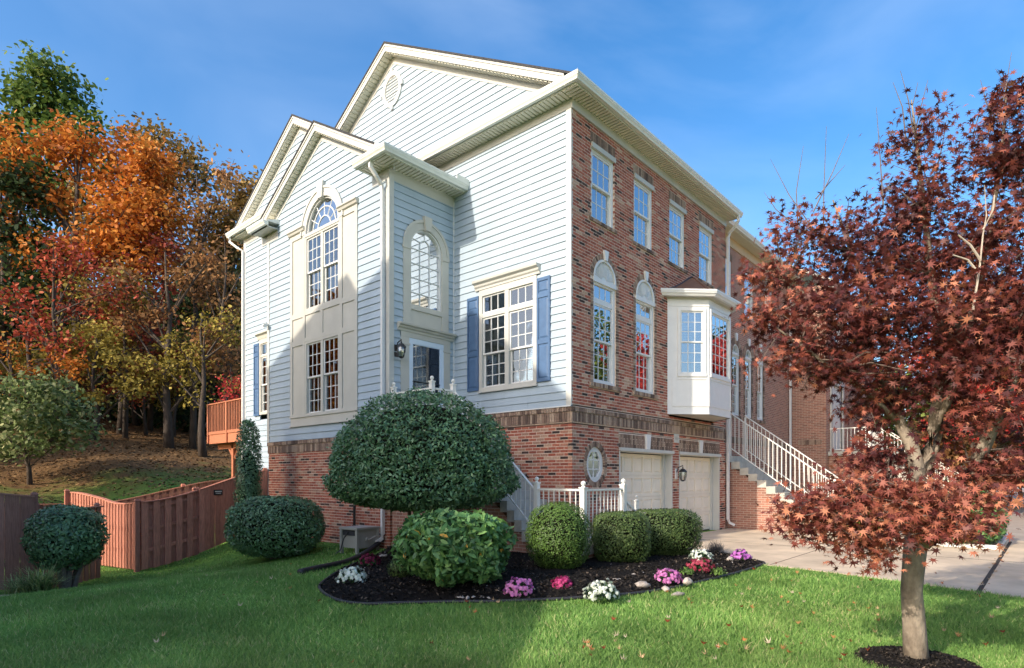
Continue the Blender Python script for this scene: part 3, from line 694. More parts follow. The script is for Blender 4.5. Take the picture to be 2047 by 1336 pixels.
def casing(name, fr, a0, a1, z0, z1, w, o0, o1, mt='white', head=None, sill=None, label=None):
    m = MB(); m.box(fr, a0, a0 + w, z0, z1, o0, o1); m.box(fr, a1 - w, a1, z0, z1, o0, o1)
    m.box(fr, a0 + w, a1 - w, z1 - (head or w), z1, o0, o1); m.box(fr, a0 + w, a1 - w, z0, z0 + (sill or w), o0, o1)
    o = m.build(name, M[mt], house)
    if label: tag(o, label)
    return o
# four upper windows
for a, b in WU:
    z0, z1 = WUZ
    w = casing('window', FF, a, b, z0, z1, .075, -.14, -.035, 'white', .16, .05)
    m = MB(); m.box(FF, a - .0, b + .03, z1 - .11, z1 - .005, -.035, .03); m.build('head_trim', M['cream'], w)
    zm = (z0 + z1 - .1) / 2
    sash(w, FF, a + .075, b - .075, zm, z1 - .16, 3, 2, -.09); sash(w, FF, a + .075, b - .075, z0 + .05, zm + .035, 3, 2, -.13)
    inner(w, FF, a + .07, b - .07, z0, z1, -.15, .7)
# two tall arched windows
for a, b in AR:
    c = (a + b) / 2; r = (b - a) / 2
    w = casing('window', FF, a, b, AZ0, ASP - .02, .08, -.14, -.03, 'white', .12, .06, label='tall window under a white sunburst arch')
    m = MB(); m.box(FF, a + .08, b - .08, 5.40, 5.50, -.14, -.04); m.box(FF, a, b, ASP - .1, ASP, -.03, .012); m.build('transom_bar', M['white'], w)
    sash(w, FF, a + .08, b - .08, 5.50, 5.83, 3, 1, -.09, .03); zm = 4.58
    sash(w, FF, a + .08, b - .08, zm, 5.40, 3, 3, -.09, .04); sash(w, FF, a + .08, b - .08, AZ0 + .06, zm + .035, 3, 3, -.13, .04)
    inner(w, FF, a + .07, b - .07, AZ0, ASP - .1, -.15, .7, .014, .5 if a > 2 else .25)
    m = MB(); n = 22
    m.poly(FF, [(c + r * math.cos(math.pi * i / n), ASP + r * math.sin(math.pi * i / n)) for i in range(n + 1)], -.1, -.03); fan = m.build('arch_panel', M['white'], w)
    m = MB(); m.ring(FF, c, ASP, r - .05, r - .002, 0, math.pi, 22, -.03, .012)
    for i in range(19):
        t = math.pi * (i + .5) / 19
        for r0, r1, hw in ((.1, r - .06, .011 + .0),):
            ca, sa = math.cos(t), math.sin(t)
            m.poly(FF, [(c + r0 * ca - hw * .4 * sa, ASP + r0 * sa + hw * .4 * ca), (c + r0 * ca + hw * .4 * sa, ASP + r0 * sa - hw * .4 * ca), (c + r1 * ca + hw * sa, ASP + r1 * sa - hw * ca), (c + r1 * ca - hw * sa, ASP + r1 * sa + hw * ca)], -.03, -.015)
    m.build('sunburst_ribs', M['white'], w)
# elongated octagon window
ow, oh, oc = .275, .335, .14
octp = lambda s: [(OCT[0] + x * s, OCT[1] + z * s) for x, z in ((-ow + oc, -oh), (ow - oc, -oh), (ow, -oh + oc * 1.3), (ow, oh - oc * 1.3), (ow - oc, oh), (-ow + oc, oh), (-ow, oh - oc * 1.3), (-ow, -oh + oc * 1.3))]
m = MB(); A, B = octp(1.2), octp(.82)
for i in range(8):
    j = (i + 1) % 8; m.poly(FF, [A[i], A[j], B[j], B[i]], -.14, -.035)
w = m.build('window', M['white'], house); tag(w, 'small elongated octagon window ringed with brick')
m = MB(); m.box(FF, OCT[0] - .011, OCT[0] + .011, OCT[1] - .275, OCT[1] + .275, -.085, -.05)
for dz in (-.1, .1): m.box(FF, OCT[0] - .225, OCT[0] + .225, OCT[1] + dz - .011, OCT[1] + dz + .011, -.084, -.051)
m.build('muntins', M['white'], w)
for i in range(2):
    for j in range(3):
        x0, x1 = (OCT[0] - .228, OCT[0] - .011) if i == 0 else (OCT[0] + .011, OCT[0] + .228); z0, z1 = [(OCT[1] - .276, OCT[1] - .111), (OCT[1] - .089, OCT[1] + .089), (OCT[1] + .111, OCT[1] + .276)][j]
        pts = [(x0, z0), (x1, z0), (x1, z1), (x0, z1)]; k = .11
        if j == 0: pts = [(x0 + k, z0), (x1, z0), (x1, z1), (x0, z1)] if i == 0 else [(x0, z0), (x1 - k, z0), (x1, z1), (x0, z1)]
        if j == 2: pts = [(x0, z0), (x1, z0), (x1, z1), (x0 + k, z1)] if i == 0 else [(x0, z0), (x1, z0), (x1 - k, z1), (x0, z1)]
        q = MB(); q.poly(FF, pts, -.07, -.064); q.build('pane', M['glass'], w)
inner(w, FF, OCT[0] - .25, OCT[0] + .25, OCT[1] - .32, OCT[1] + .32, -.145, .5, .02)
# garage doors
for g0, g1 in GAR:
    D = -.28; g = MB(); g.box(FF, g0, g0 + .05, -.0, GT, D, .005); g.box(FF, g1 - .05, g1, -.0, GT, D, .005); g.box(FF, g0, g1, GT - .06, GT, D, .005)
    g.box(FF, g0 + .05, g0 + .13, 0, GT - .06, D, D + .09); g.box(FF, g1 - .13, g1 - .05, 0, GT - .06, D, D + .09); g.box(FF, g0 - .015, g1 + .03, GT - .045, GT + .03, .005, .045)
    gd = g.build('garage_door', M['trim'], house)
    a0, a1 = g0 + .1, g1 - .1; n = 4; nc = 5; zt = GT - .08; h = (zt - .03) / n
    q = MB(); q.box(FF, a0, a1, .035, zt, D - .04, D + .004); q.build('door_core', M['garage'], gd)
    for j in range(n):
        z0 = .03 + j * h
        s = MB(); fr_w = .075; cw = (a1 - a0) / nc
        s.box(FF, a0, a1, z0 + .004, z0 + fr_w, D + .004, D + .03); s.box(FF, a0, a1, z0 + h - fr_w, z0 + h - .004, D + .004, D + .03)
        for i in range(nc + 1):
            c = a0 + i * cw; s.box(FF, max(a0, c - .045), min(a1, c + .045), z0 + fr_w, z0 + h - fr_w, D + .004, D + .03)
        sec = s.build('door_section', M['garage'], gd)
        for i in range(nc):
            c = a0 + i * cw; q = MB(); x0, x1, y0, y1 = c + .06, c + cw - .06, z0 + fr_w + .015, z0 + h - fr_w - .015
            q.loft([FF.p(x0, y0, D + .004), FF.p(x1, y0, D + .004), FF.p(x1, y1, D + .004), FF.p(x0, y1, D + .004)], [FF.p(x0 + .035, y0 + .035, D + .024), FF.p(x1 - .035, y0 + .035, D + .024), FF.p(x1 - .035, y1 - .035, D + .024), FF.p(x0 + .035, y1 - .035, D + .024)])
            q.build('panel', M['garage'], gd)
    q = MB(); q.box(FF, a0, a1, .0, .034, D - .02, D + .02); q.build('door_seal', M['black'], gd)
m = MB(); m.box(FF, 1.7, 7.7, -.2, 2.5, -.9, -.6); m.build('garage_backing', M['dark'], house)
# white bow window bay
p0, p1, p2, p3 = (BAY0, 0), (BAY0 + BAYP, -BAYP), (BAY1 - BAYP, -BAYP), (BAY1, 0)
bay = thing('bow', None, None); bay.name = 'bay_window'; bay.parent = house
def facet(q0, q1):
    L = math.hypot(q1[0] - q0[0], q1[1] - q0[1]); a = ((q1[0] - q0[0]) / L, (q1[1] - q0[1]) / L); return Fr(q0, a, (a[1], -a[0])), L
bz0, bz1 = BAYZ[0] + .02, 6.24
for q0, q1, cols, rows, kind in ((p0, p1, 3, 6, 's'), (p1, p2, 3, 6, 'f'), (p2, p3, 3, 6, 's')):
    fr, L = facet(q0, q1); e = .14 if kind == 's' else .1; r_e = .08 if kind == 's' else .1
    a0 = .34 if kind == 's' else .13; a1 = L - .16 if kind == 's' else L - .13
    w0, w1 = 4.28, 5.9
    m = MB()
    m.box(fr, 0, L, bz0, w0 - .0, -.06, .0); m.box(fr, 0, L, w1, bz1, -.06, 0); m.box(fr, 0, a0, w0, w1, -.06, 0); m.box(fr, a1, L, w0, w1, -.06, 0)
    m.build('facet_wall', M['white'], bay)
    m = MB()
    # raised frames: base panel and window surround
    for x0, x1, z0, z1 in ((a0 - .1, a1 + .1, bz0 + .3, w0 - .16),):
        for bx in ((x0 - .12, x0, z0 - .1, z1 + .08), (x1, x1 + .12, z0 - .1, z1 + .08), (x0, x1, z1, z1 + .08), (x0, x1, z0 - .1, z0)): m.box(fr, max(0, bx[0]), min(L, bx[1]), bx[2], bx[3], 0, .014)
    m.box(fr, a0 - .07, a0, w0 - .07, w1 + .07, 0, .03); m.box(fr, a1, a1 + .07, w0 - .07, w1 + .07, 0, .03); m.box(fr, a0, a1, w1, w1 + .07, 0, .03); m.box(fr, a0 - .08, a1 + .08, w0 - .085, w0, 0, .04)
    m.box(fr, 0, L, w1 + .12, w1 + .14, 0, .012); m.box(fr, 0, L, bz0, bz0 + .05, 0, .01)
    m.build('facet_trim', M['white'], bay)
    if kind == 's':
        zm = (w0 + w1) / 2; sash(bay, fr, a0, a1, zm - .01, w1, 3, 3, -.035, .04, mun=.016); sash(bay, fr, a0, a1, w0, zm + .025, 3, 3, -.06, .04, mun=.016)
    else: sash(bay, fr, a0, a1, w0, w1, 4, 6, -.04, .05, mun=.016)
    m = MB(); z = w1 - .03
    while z > w0 + (.8 if kind == 's' else .2):
        m.sheet([fr.p(a0 + .02, z, -.12), fr.p(a1 - .02, z, -.12), fr.p(a1 - .02, z - .03, -.105), fr.p(a0 + .02, z - .03, -.105)]); z -= .042
    m.build('blind', M['blind'], bay, norm=False)
def ringpts(off, z):
    k = off * math.tan(math.pi / 8); s = off * math.sqrt(2)
    return [(BAY0 - s, 0, z), (BAY0 + BAYP - k, -BAYP - off, z), (BAY1 - BAYP + k, -BAYP - off, z), (BAY1 + s, 0, z)]
def bandp(mb, prof, y=0):
    for (o0, z0), (o1, z1) in zip(prof, prof[1:]):
        A = ringpts(o0, z0); B = ringpts(o1, z1)
        for i in range(3): mb.sheet([A[i], A[i + 1], B[i + 1], B[i]])
m = MB(); bandp(m, [(.0, 6.2), (.02, 6.2), (.025, 6.24), (.13, 6.245)]); m.build('bay_soffit', M['cream'], bay); m = MB(); m.sheet(ringpts(.0, bz0)); m.build('bay_underside', M['cream'], bay)
m = MB(); bandp(m, [(.13, 6.24), (.2, 6.24), (.22, 6.28), (.25, 6.31), (.25, 6.345), (.262, 6.35), (.262, 6.4), (.24, 6.4), (.24, 6.37), (.1, 6.37)]); m.build('bay_gutter', M['white'], bay)
# bell-shaped copper roof rising to the wall
apx = ((BAY0 + BAY1) / 2, 0); prof = [(0, .0), (.2, .12), (.42, .31), (.64, .56), (.84, .82), (1, 1.0)]
m = MB(); base = ringpts(.2, 6.385); rings = []
for s, h in prof: rings.append([(q[0] + (apx[0] - q[0]) * s * .96, q[1] * (1 - s) - .004, 6.385 + h * .74) for q in base])
for A, B in zip(rings, rings[1:]):
    for i in range(3): m.sheet([A[i], A[i + 1], B[i + 1], B[i]])
m.build('bay_roof', M['copper'], bay, smooth=False)
for i in (0, 1, 2, 3):
    q = MB(); q.tube([(r[i][0], r[i][1] - .005, r[i][2] + .008) for r in rings], .016, 5); q.build('roof_seam', M['black'] if i in (0, 3) else M['copper'], bay)
m = MB(); m.box(FF, BAY0 + .12, BAY1 - .12, 3.3, 6.2, -.75, -.7); m.build('room_lining', M['room'], bay)
# ---------------- main side window: two units, transoms, hood, shutters
a0, a1, z0, z1 = MWIN
w = casing('window', SM, a0, a1, z0, z1, .1, -.12, .045, 'trim', .17, .08, label='double window with transoms and a moulded hood')
m = MB(); c = (a0 + a1) / 2; m.box(SM, c - .06, c + .06, z0 + .08, z1 - .17, -.1, .04); m.box(SM, a0 + .1, a1 - .1, 5.32, 5.42, -.1, .036); m.box(SM, a0 - .02, a1 + .02, z0 - .035, z0, -.02, .07); m.build('mullion', M['trim'], w)
m = MB(); m.ext(SM, [(0, 5.98), (.05, 5.98), (.06, 6.03), (.09, 6.06), (.1, 6.1), (.16, 6.14), (.17, 6.19), (0, 6.2)], a0 - .09, a1 + .12); m.box(SM, a0 - .03, a1 + .03, z1 - .02, z1 + .0, .0, .06); m.build('window_hood', M['trim'], w)
for u0, u1 in ((a0 + .1, c - .06), (c + .06, a1 - .1)):
    sash(w, SM, u0, u1, 5.42, 5.83, 3, 1, -.03, .035, glass='glass2'); sash(w, SM, u0, u1, 4.45, 5.32, 3, 3, -.03, .04, glass='glass2'); sash(w, SM, u0, u1, z0 + .08, 4.49, 3, 3, -.07, .045, glass='glass2')
inner(w, SM, a0 + .1, a1 - .1, z0 + .05, z1 - .15, -.12, .7, .016, 1.0)
m = MB(); m.box(SM, 2.42, 2.5, 3.78, 3.84, -.055, -.052); m.build('sticker', M['shutter'], w)
def shutter(fr, s0, s1, z0, z1, panels, mt='shutter'):
    m = MB(); r = .045; m.box(fr, s0, s1, z0, z1, .02, .038)
    m.box(fr, s0, s0 + r, z0, z1, .038, .055); m.box(fr, s1 - r, s1, z0, z1, .038, .055)
    sh = None; zz = [z0] + panels + [z1]
    for k, z in enumerate(zz):
        lo = z - .05 if 0 < k < len(zz) - 1 else (z if k == 0 else z - .07); hi = lo + (.1 if 0 < k < len(zz) - 1 else .07); m.box(fr, s0 + r, s1 - r, lo, hi, .038, .055)
    sh = m.build('shutter', M[mt], house)
    for lo, hi in zip(zz, zz[1:]):
        q = MB(); x0, x1, y0, y1 = s0 + r + .012, s1 - r - .012, lo + .08, hi - .08
        q.loft([fr.p(x0, y0, .038), fr.p(x1, y0, .038), fr.p(x1, y1, .038), fr.p(x0, y1, .038)], [fr.p(x0 + .03, y0 + .03, .052), fr.p(x1 - .03, y0 + .03, .052), fr.p(x1 - .03, y1 - .03, .052), fr.p(x0 + .03, y1 - .03, .052)]); q.build('raised_panel', M[mt], sh)
shutter(SM, .545, .905, 3.64, 5.88, [4.5, 5.5]); shutter(SM, 2.68, 3.06, 3.63, 5.86, [4.5, 5.5])
# ---------------- tall panelled window of the gabled wing
z0, z1 = 2.92, 8.06; W0, W1 = 5.51, 7.12
m = MB(); o0, o1 = -.02, .03
m.box(SB, BT[0], W0, z0 + .26, z1, o0, o1 - .012); m.box(SB, W1, BT[1], z0 + .26, z1, o0, o1 - .012); m.box(SB, W0, W1, 5.12, 5.9, o0, o1 - .012); m.box(SB, BT[0], BT[1], z0, z0 + .26, o0, o1)
w = m.build('window', M['cream'], house); tag(w, 'tall cream panelled double window with a fanlight arch')
m = MB(); f = .115
for s0, s1 in ((BT[0], W0), (W1, BT[1])):
    m.box(SB, s0, s0 + f, z0 + .26, z1, o1 - .012, o1 + .012); m.box(SB, s1 - f, s1, z0 + .26, z1, o1 - .012, o1 + .012)
    for za, zb in ((z0 + .26, z0 + .34), (5.06, 5.2), (5.78, 5.92), (7.88, z1)): m.box(SB, s0 + f, s1 - f, za, zb, o1 - .012, o1 + .01)
    m.ext(SB, [(o1, 8.0), (o1 + .05, 8.03), (o1 + .07, 8.08), (o1 + .1, 8.1), (o1 + .1, 8.13), (-.02, 8.14)], s0 - .04 if s0 < 6 else s0 - .0, s1 + .0 if s0 < 6 else s1 + .04)
for za, zb in ((5.12, 5.22), (5.8, 5.92)): m.box(SB, W0, W1, za, zb, o1 - .012, o1 + .01)
m.box(SB, BC - .05, BC + .05, 5.22, 5.8, o1 - .012, o1 + .009); m.box(SB, BT[0] - .03, BT[1] + .03, z0 - .0, z0 + .035, o1, o1 + .03); m.box(SB, BT[0] - .02, BT[1] + .02, z0 + .235, z0 + .28, o1, o1 + .025)
m.build('panel_frame', M['cream'], w)
for s0, s1, rows in ((3.18, 5.12, 3), (5.9, 7.84, 3)):
    m = MB(); m.box(SB, W0, W0 + .07, s0, s1, -.09, .036); m.box(SB, W1 - .07, W1, s0, s1, -.09, .036); m.box(SB, W0 + .07, W1 - .07, s1 - .07, s1, -.09, .036); m.box(SB, W0 + .07, W1 - .07, s0, s0 + .06, -.09, .036); m.box(SB, BC - .055, BC + .055, s0 + .06, s1 - .07, -.08, .03)
    m.build('window_frame', M['cream'], w); zm = (s0 + s1) / 2
    for u0, u1 in ((W0 + .07, BC - .055), (BC + .055, W1 - .07)):
        sash(w, SB, u0, u1, zm, s1 - .07, 3, rows, -.03, .04, glass='glass2'); sash(w, SB, u0, u1, s0 + .06, zm + .035, 3, rows, -.07, .04, glass='glass2')
    inner(w, SB, W0 + .06, W1 - .06, s0 + .05, s1 - .06, -.1, .8, wall='dark')
# fanlight
m = MB(); m.ring(SB, BC, BSP, BR - .02, BR + .22, 0, math.pi, 26, -.03, .05); m.ring(SB, BC, BSP, BR + .17, BR + .225, 0, math.pi, 26, .05, .07); m.box(SB, W0, W1, 7.82, 7.9, -.09, .05); arch = m.build('arch_trim', M['trim'], w)
m = MB(); m.poly(SB, [(BC - .1, BSP + BR - .06), (BC + .1, BSP + BR - .06), (BC + .15, BSP + BR + .34), (BC - .15, BSP + BR + .34)], -.02, .1); m.build('keystone', M['trim'], w)
m = MB(); m.ring(SB, BC, BSP, BR - .06, BR - .02, 0, math.pi, 26, -.08, .0); 
for rr in (.3, .53): m.ring(SB, BC, BSP, rr - .012, rr + .012, 0, math.pi, 22, -.06, -.03)
for k in range(1, 6):
    t = math.pi * k / 6; m.tube([SB.p(BC + .3 * math.cos(t), BSP + .3 * math.sin(t), -.045), SB.p(BC + (BR - .04) * math.cos(t), BSP + (BR - .04) * math.sin(t), -.045)], .013, 4)
m.build('fan_muntins', M['white'], w)
for r0, r1, n in ((.312, .518, 6), (.542, BR - .06, 6), (0.0, .288, 1)):
    for k in range(n):
        t0, t1 = math.pi * k / n, math.pi * (k + 1) / n; s = 6 if n == 6 else 18
        pts = [(BC + r1 * math.cos(t0 + (t1 - t0) * i / s), BSP + r1 * math.sin(t0 + (t1 - t0) * i / s)) for i in range(s + 1)]
        pts += [(BC + r0 * math.cos(t1 + (t0 - t1) * i / s), BSP + r0 * math.sin(t1 + (t0 - t1) * i / s)) for i in range(s + 1)] if r0 else []
        q = MB(); q.poly(SB, pts, -.052, -.046); q.build('pane', M['glass'], w)
inner(w, SB, W0 + .05, W1 - .05, BSP - .04, BSP + BR - .02, -.1, .8)
# ---------------- entry: door, storm door, hood and arched window over it
m = MB(); zb = 2.62
m.box(FD, -1.66, -1.42, zb, 4.86, -.05, .03); m.box(FD, -.36, -.16, zb, 4.86, -.05, .03); m.box(FD, -1.66, -.16, 4.78, 4.92, -.05, .034)
m.box(FD, -1.68, -1.40, 4.6, 4.64, .03, .045); m.box(FD, -.38, -.14, 4.6, 4.64, .03, .045)
m.ext(FD, [(0, 4.9), (.05, 4.9), (.06, 4.95), (.1, 4.97), (.11, 5.0), (.16, 5.02), (.17, 5.06), (0, 5.08)], -1.76, -.06)
ds = m.build('door_surround', M['cream'], house)
m = MB(); d0, d1 = -1.42, -.36; m.box(FD, d0, d0 + .1, zb, 4.78, -.03, .02); m.box(FD, d1 - .1, d1, zb, 4.78, -.03, .02); m.box(FD, d0 + .1, d1 - .1, 4.67, 4.78, -.03, .02); m.box(FD, d0 + .1, d1 - .1, zb, zb + .2, -.03, .02)
sd = m.build('storm_door', M['storm'], house); sash(sd, FD, d0 + .1, d1 - .1, 3.78, 4.67, 1, 1, -.02, .02, 'storm', glass='glass2'); sash(sd, FD, d0 + .1, d1 - .1, zb + .2, 3.8, 1, 1, -.02, .02, 'storm', glass='glass2')
m = MB(); m.box(FD, -.45, -.42, 3.52, 3.7, .02, .05); m.build('handle', M['black'], sd)
m = MB(); m.box(FD, d0 + .08, d1 - .08, zb, 4.72, -.17, -.13); fd = m.build('front_door', M['door'], house)
m = MB(); 
for i in range(4): m.box(FD, d0 + .2 + i * .16, d0 + .215 + i * .16, 3.2, 4.55, -.13, -.115)
for j in range(5): m.box(FD, d0 + .2, d0 + .7, 3.2 + j * .335, 3.215 + j * .335, -.13, -.116)
m.build('grille', M['shutter'], fd)
m = MB(); m.box(FD, -.56, -.45, 2.7, 4.6, -.125, -.11); m.build('hinge_stile', M['door'], fd)
# arched window above the door
m = MB(); sp = 6.9; ro, ri = .69, .475
m.box(FD, DC - ro, DC - ri, 5.08, sp - .1, -.03, .035); m.box(FD, DC + ri, DC + ro, 5.08, sp - .1, -.03, .035)
m.box(FD, DC - ro - .015, DC - ri, sp - .1, sp, -.03, .05); m.box(FD, DC + ri, DC + ro + .015, sp - .1, sp, -.03, .05)
m.ring(FD, DC, sp, ri, ro, 0, math.pi, 24, -.03, .035); m.ring(FD, DC, sp, ro - .06, ro + .005, 0, math.pi, 24, .035, .055); m.ring(FD, DC, sp, ri - .001, ri + .04, 0, math.pi, 24, -.06, .02)
m.box(FD, DC - ri, DC + ri, 5.08, 5.5, -.03, .01); m.box(FD, DC - ri, DC + ri, 5.44, 5.56, -.03, .04)
w = m.build('window', M['cream'], house); tag(w, 'cream arched window over the entry door')
m = MB(); m.poly(FD, [(DC - .08, sp + ri - .03), (DC + .08, sp + ri - .03), (DC + .12, sp + ro + .08), (DC - .12, sp + ro + .08)], -.02, .1); m.build('keystone', M['cream'], w)
m = MB(); rr = .43
for z in (5.86, 6.2, 6.54, 6.88): m.box(FD, DC - rr, DC + rr, z - .008, z + .008, -.055, -.04)
for a in (DC - .145, DC + .145): m.box(FD, a - .008, a + .008, 5.56, 7.0, -.056, -.041)
m.ring(FD, DC, 7.0, .138, .152, 0, math.pi, 12, -.056, -.041)
for t in (.5, 1.571, 2.64): m.tube([FD.p(DC + .15 * math.cos(t), 7.0 + .15 * math.sin(t), -.048), FD.p(DC + .46 * math.cos(t), sp + .46 * math.sin(t) , -.048)], .008, 4)
m.ring(FD, DC, sp, ri - .035, ri, 0, math.pi, 24, -.07, -.0); m.box(FD, DC - ri, DC - ri + .035, 5.56, sp, -.07, 0); m.box(FD, DC + ri - .035, DC + ri, 5.56, sp, -.07, 0)
m.build('muntins', M['white'], w)
q = MB(); q.poly(FD, [(DC - .45, 5.55), (DC + .45, 5.55)] + [(DC + .45 * math.cos(math.pi * i / 20), sp + .45 * math.sin(math.pi * i / 20)) for i in range(21)], -.066, -.06)
q.build('pane', glassmat('arch_glass', .72), w)
inner(w, FD, DC - .45, DC + .45, 5.55, 7.35, -.1, .7, wall='dark')
# left wall window and shutter
a0, a1, z0, z1 = LW
w = casing('window', SL, a0, a1, z0, z1, .08, -.1, .04, 'cream', .14, .08, label='half hidden window on the set-back wall')
sash(w, SL, a0 + .08, a1 - .08, 5.35, 5.71, 3, 1, -.03, .03, glass='glass2'); sash(w, SL, a0 + .08, a1 - .08, 4.42, 5.3, 3, 3, -.03, .04, glass='glass2'); sash(w, SL, a0 + .08, a1 - .08, z0 + .08, 4.46, 3, 3, -.06, .04, glass='glass2'); inner(w, SL, a0 + .07, a1 - .07, z0, z1, -.1, .6)
m = MB(); m.box(SL, a0 + .08, a1 - .08, 5.3, 5.35, -.06, .03); m.ext(SL, [(0, z1), (.05, z1), (.08, z1 + .1), (.15, z1 + .14), (.15, z1 + .19), (0, z1 + .2)], a0 - .1, a1 + .1); m.build('window_hood', M['cream'], w)
shutter(SL, 10.95, 11.3, 3.5, 5.75, [4.4, 5.4])
# wall lanterns
def lantern(base, fr, a, z, plate=True):
    l = MB(); l.box(fr, a - .055, a + .055, z - .02, z + .26, .0, .025); L = l.build('wall_lantern', M['white'] if plate else M['black'], house)
    q = MB(); c = np.array(fr.p(a, z + .2, .2)); b0 = np.array(fr.p(a, z + .16, .02)); q.tube([b0, b0 + (c - b0) * .3 + np.array([0, 0, .12]), c + np.array([0, 0, .14]), c + np.array([0, 0, .05])], .014, 6); q.build('arm', M['black'], L)
    q = MB(); q.tube([c + np.array([0, 0, h]) for h in (.06, .05, .0, -.03)], [.02, .05, .1, .115], 10); q.ball(c + np.array([0, 0, .08]), .02); q.build('cap', M['black'], L)
    q = MB()
    for k in range(6):
        t = 6.2832 * k / 6; e = np.array([math.cos(t), math.sin(t), 0]); q.tube([c + e * .095 - np.array([0, 0, .03]), c + e * .1 - np.array([0, 0, .12]), c + e * .06 - np.array([0, 0, .25])], .006, 4)
    q.tube([c + np.array([0, 0, -.24]), c + np.array([0, 0, -.275])], [.065, .03], 8); q.build('cage', M['black'], L)
    q = MB(); q.tube([c - np.array([0, 0, .03]), c - np.array([0, 0, .12]), c - np.array([0, 0, .24])], [.088, .092, .055], 10); q.build('lamp_glass', M['lamp_glass'], L)
lantern(None, FF, 4.66, 1.55); lantern(None, FD, -1.78, 4.3, False)
# house number plate with faint dark marks, small camera and mount
m = MB(); m.box(FF, 4.55, 4.83, 2.5, 2.73, -.01, .015); pl = m.build('number_plate', M['trim'], house)
m = MB()
for k, x in enumerate((4.6, 4.665, 4.735)): m.box(FF, x, x + .012, 2.56, 2.67, .015, .018); m.box(FF, x, x + .04, 2.61, 2.62, .015, .018)
m.build('number_mark', M['box'], pl)
m = MB(); b0 = np.array(SB.p(YL - .05, 5.9, .03)); m.tube([b0, b0 + [-.1, 0, 0]], .04, 8); m.tube([b0 + [-.1, .05, -.03], b0 + [-.14, -.1, -.06]], .055, 8); m.build('security_light', M['white'], house)
# ================================================================= stairs and railings
def post(parent, x, y, z0, z1, w=.045, mt='rail'):
    m = MB(); m.wbox(x - w, x + w, y - w, y + w, z0, z1 - .1); m.wbox(x - w * 1.25, x + w * 1.25, y - w * 1.25, y + w * 1.25, z1 - .1, z1 - .075); m.tube([(x, y, z1 - .075), (x, y, z1 - .05)], [w * .8, w * .5], 8); m.ball((x, y, z1 - .01), w * .95)
    return m.build('post', M[mt], parent)
def railing(parent, p0, p1, h=.85, gap=.125, low=.1, mt='rail'):
    "rails and balusters between two floor points"
    p0, p1 = np.array(p0, float), np.array(p1, float); d = p1 - p0; L = np.linalg.norm(d[:2]); u = d[:2] / L; nn = np.array([-u[1], u[0]])
    def bar(z, w, t):
        m = MB(); c = []
        for s, zz in ((0, z - t), (0, z), (1, z - t), (1, z)):
            q = p0 + d * s
            c.append([(q[0] + nn[0] * w * k, q[1] + nn[1] * w * k, q[2] + zz) for k in (-1, 1)])
        m.quadbox([c[0][0], c[0][1], c[2][1], c[2][0], c[1][0], c[1][1], c[3][1], c[3][0]]); return m
    bar(h, .028, .035).build('handrail', M[mt], parent); bar(low, .018, .03).build('bottom_rail', M[mt], parent)
    n = max(1, int(round(L / gap)))
    for i in range(1, n):
        q = p0 + d * i / n; m = MB(); m.wbox(q[0] - .009, q[0] + .009, q[1] - .009, q[1] + .009, q[2] + low - .015, q[2] + h - .02); m.build('baluster', M[mt], parent)
def stairs(root, x0, x1, ytop, ztop, ybot, zbot, n, brick='brick2', solid=0.0):
    "steps going down towards -y"
    run = (ytop - ybot) / n; rise = (ztop - zbot) / n
    for i in range(n):
        z = ztop - (i + 1) * rise + rise; y = ytop - i * run
        m = MB(); m.wbox(x0, x1, y - run - .03, y, z - rise - .02, z - rise + .0) if False else m.wbox(x0, x1, y - run, y, z - 2.2 * rise, z - rise); m.build('step', M['step'], root)
# own entry stair along the side wall
OX = -1.3
st = thing('entry_stair', 'concrete entry stair climbing along the side of the blue siding house', 'stairs', (0, 0, 0))
m = MB(); m.wbox(-1.98, -.02, 2.16, YB - .02, 2.4, 2.6); m.build('landing', M['step'], st)
m = MB(); m.wbox(-1.9, -.1, 2.25, YB - .03, -.1, 2.4); m.build('landing_base', M['brick2'], st)
stairs(st, OX, -.02, 2.16, 2.6, -.12, .37, 12)
m = MB(); m.loft([(OX + .06, 2.25, .0), (OX + .06, -.1, .0), (OX + .06, -.1, .1), (OX + .06, 2.25, 2.1)], [(-.06, 2.25, .0), (-.06, -.1, .0), (-.06, -.1, .1), (-.06, 2.25, 2.1)]); m.build('stair_base', M['brick2'], st)
m = MB(); m.wbox(-1.38, -.02, -1.25, -.12, .2, .36); m.wbox(-.02, 1.5, -1.25, -.02, .2, .36); m.build('walk_slab', M['step'], st)
m = MB(); m.wbox(-1.33, 1.45, -1.2, -.05, -.1, .2); m.build('walk_base', M['brick2'], st)
m = MB(); m.wbox(1.5, 1.8, -1.25, -.05, -.05, .18); m.build('step', M['step'], st)
rl = thing('stair_railing', 'cream metal railing down the entry stair and round the corner walk', 'railing')
post(rl, -1.9, 3.48, 2.6, 3.66); post(rl, -1.9, 2.2, 2.6, 3.66); post(rl, OX, 2.2, 2.6, 3.66)
railing(rl, (-1.9, 3.46, 2.6), (-1.9, 2.24, 2.6)); railing(rl, (-1.86, 2.2, 2.6), (OX, 2.2, 2.6))
railing(rl, (OX, 2.14, 2.56), (OX, -.08, .5)); post(rl, OX, -.12, .36, 1.56)
railing(rl, (OX, -.16, .45), (OX, -1.15, .45), .92); post(rl, OX, -1.19, .36, 1.48, .05)
railing(rl, (OX + .05, -1.19, .45), (.0, -1.19, .45), .92); post(rl, 0.05, -1.19, .36, 1.52, .05)
railing(rl, (.09, -1.19, .35), (.52, -1.19, .1), .8, .14); post(rl, .56, -1.19, .2, 1.2, .03)
rb = thing('rail_brackets', 'three small dark brackets on the brick beside the entry stair', 'bracket')
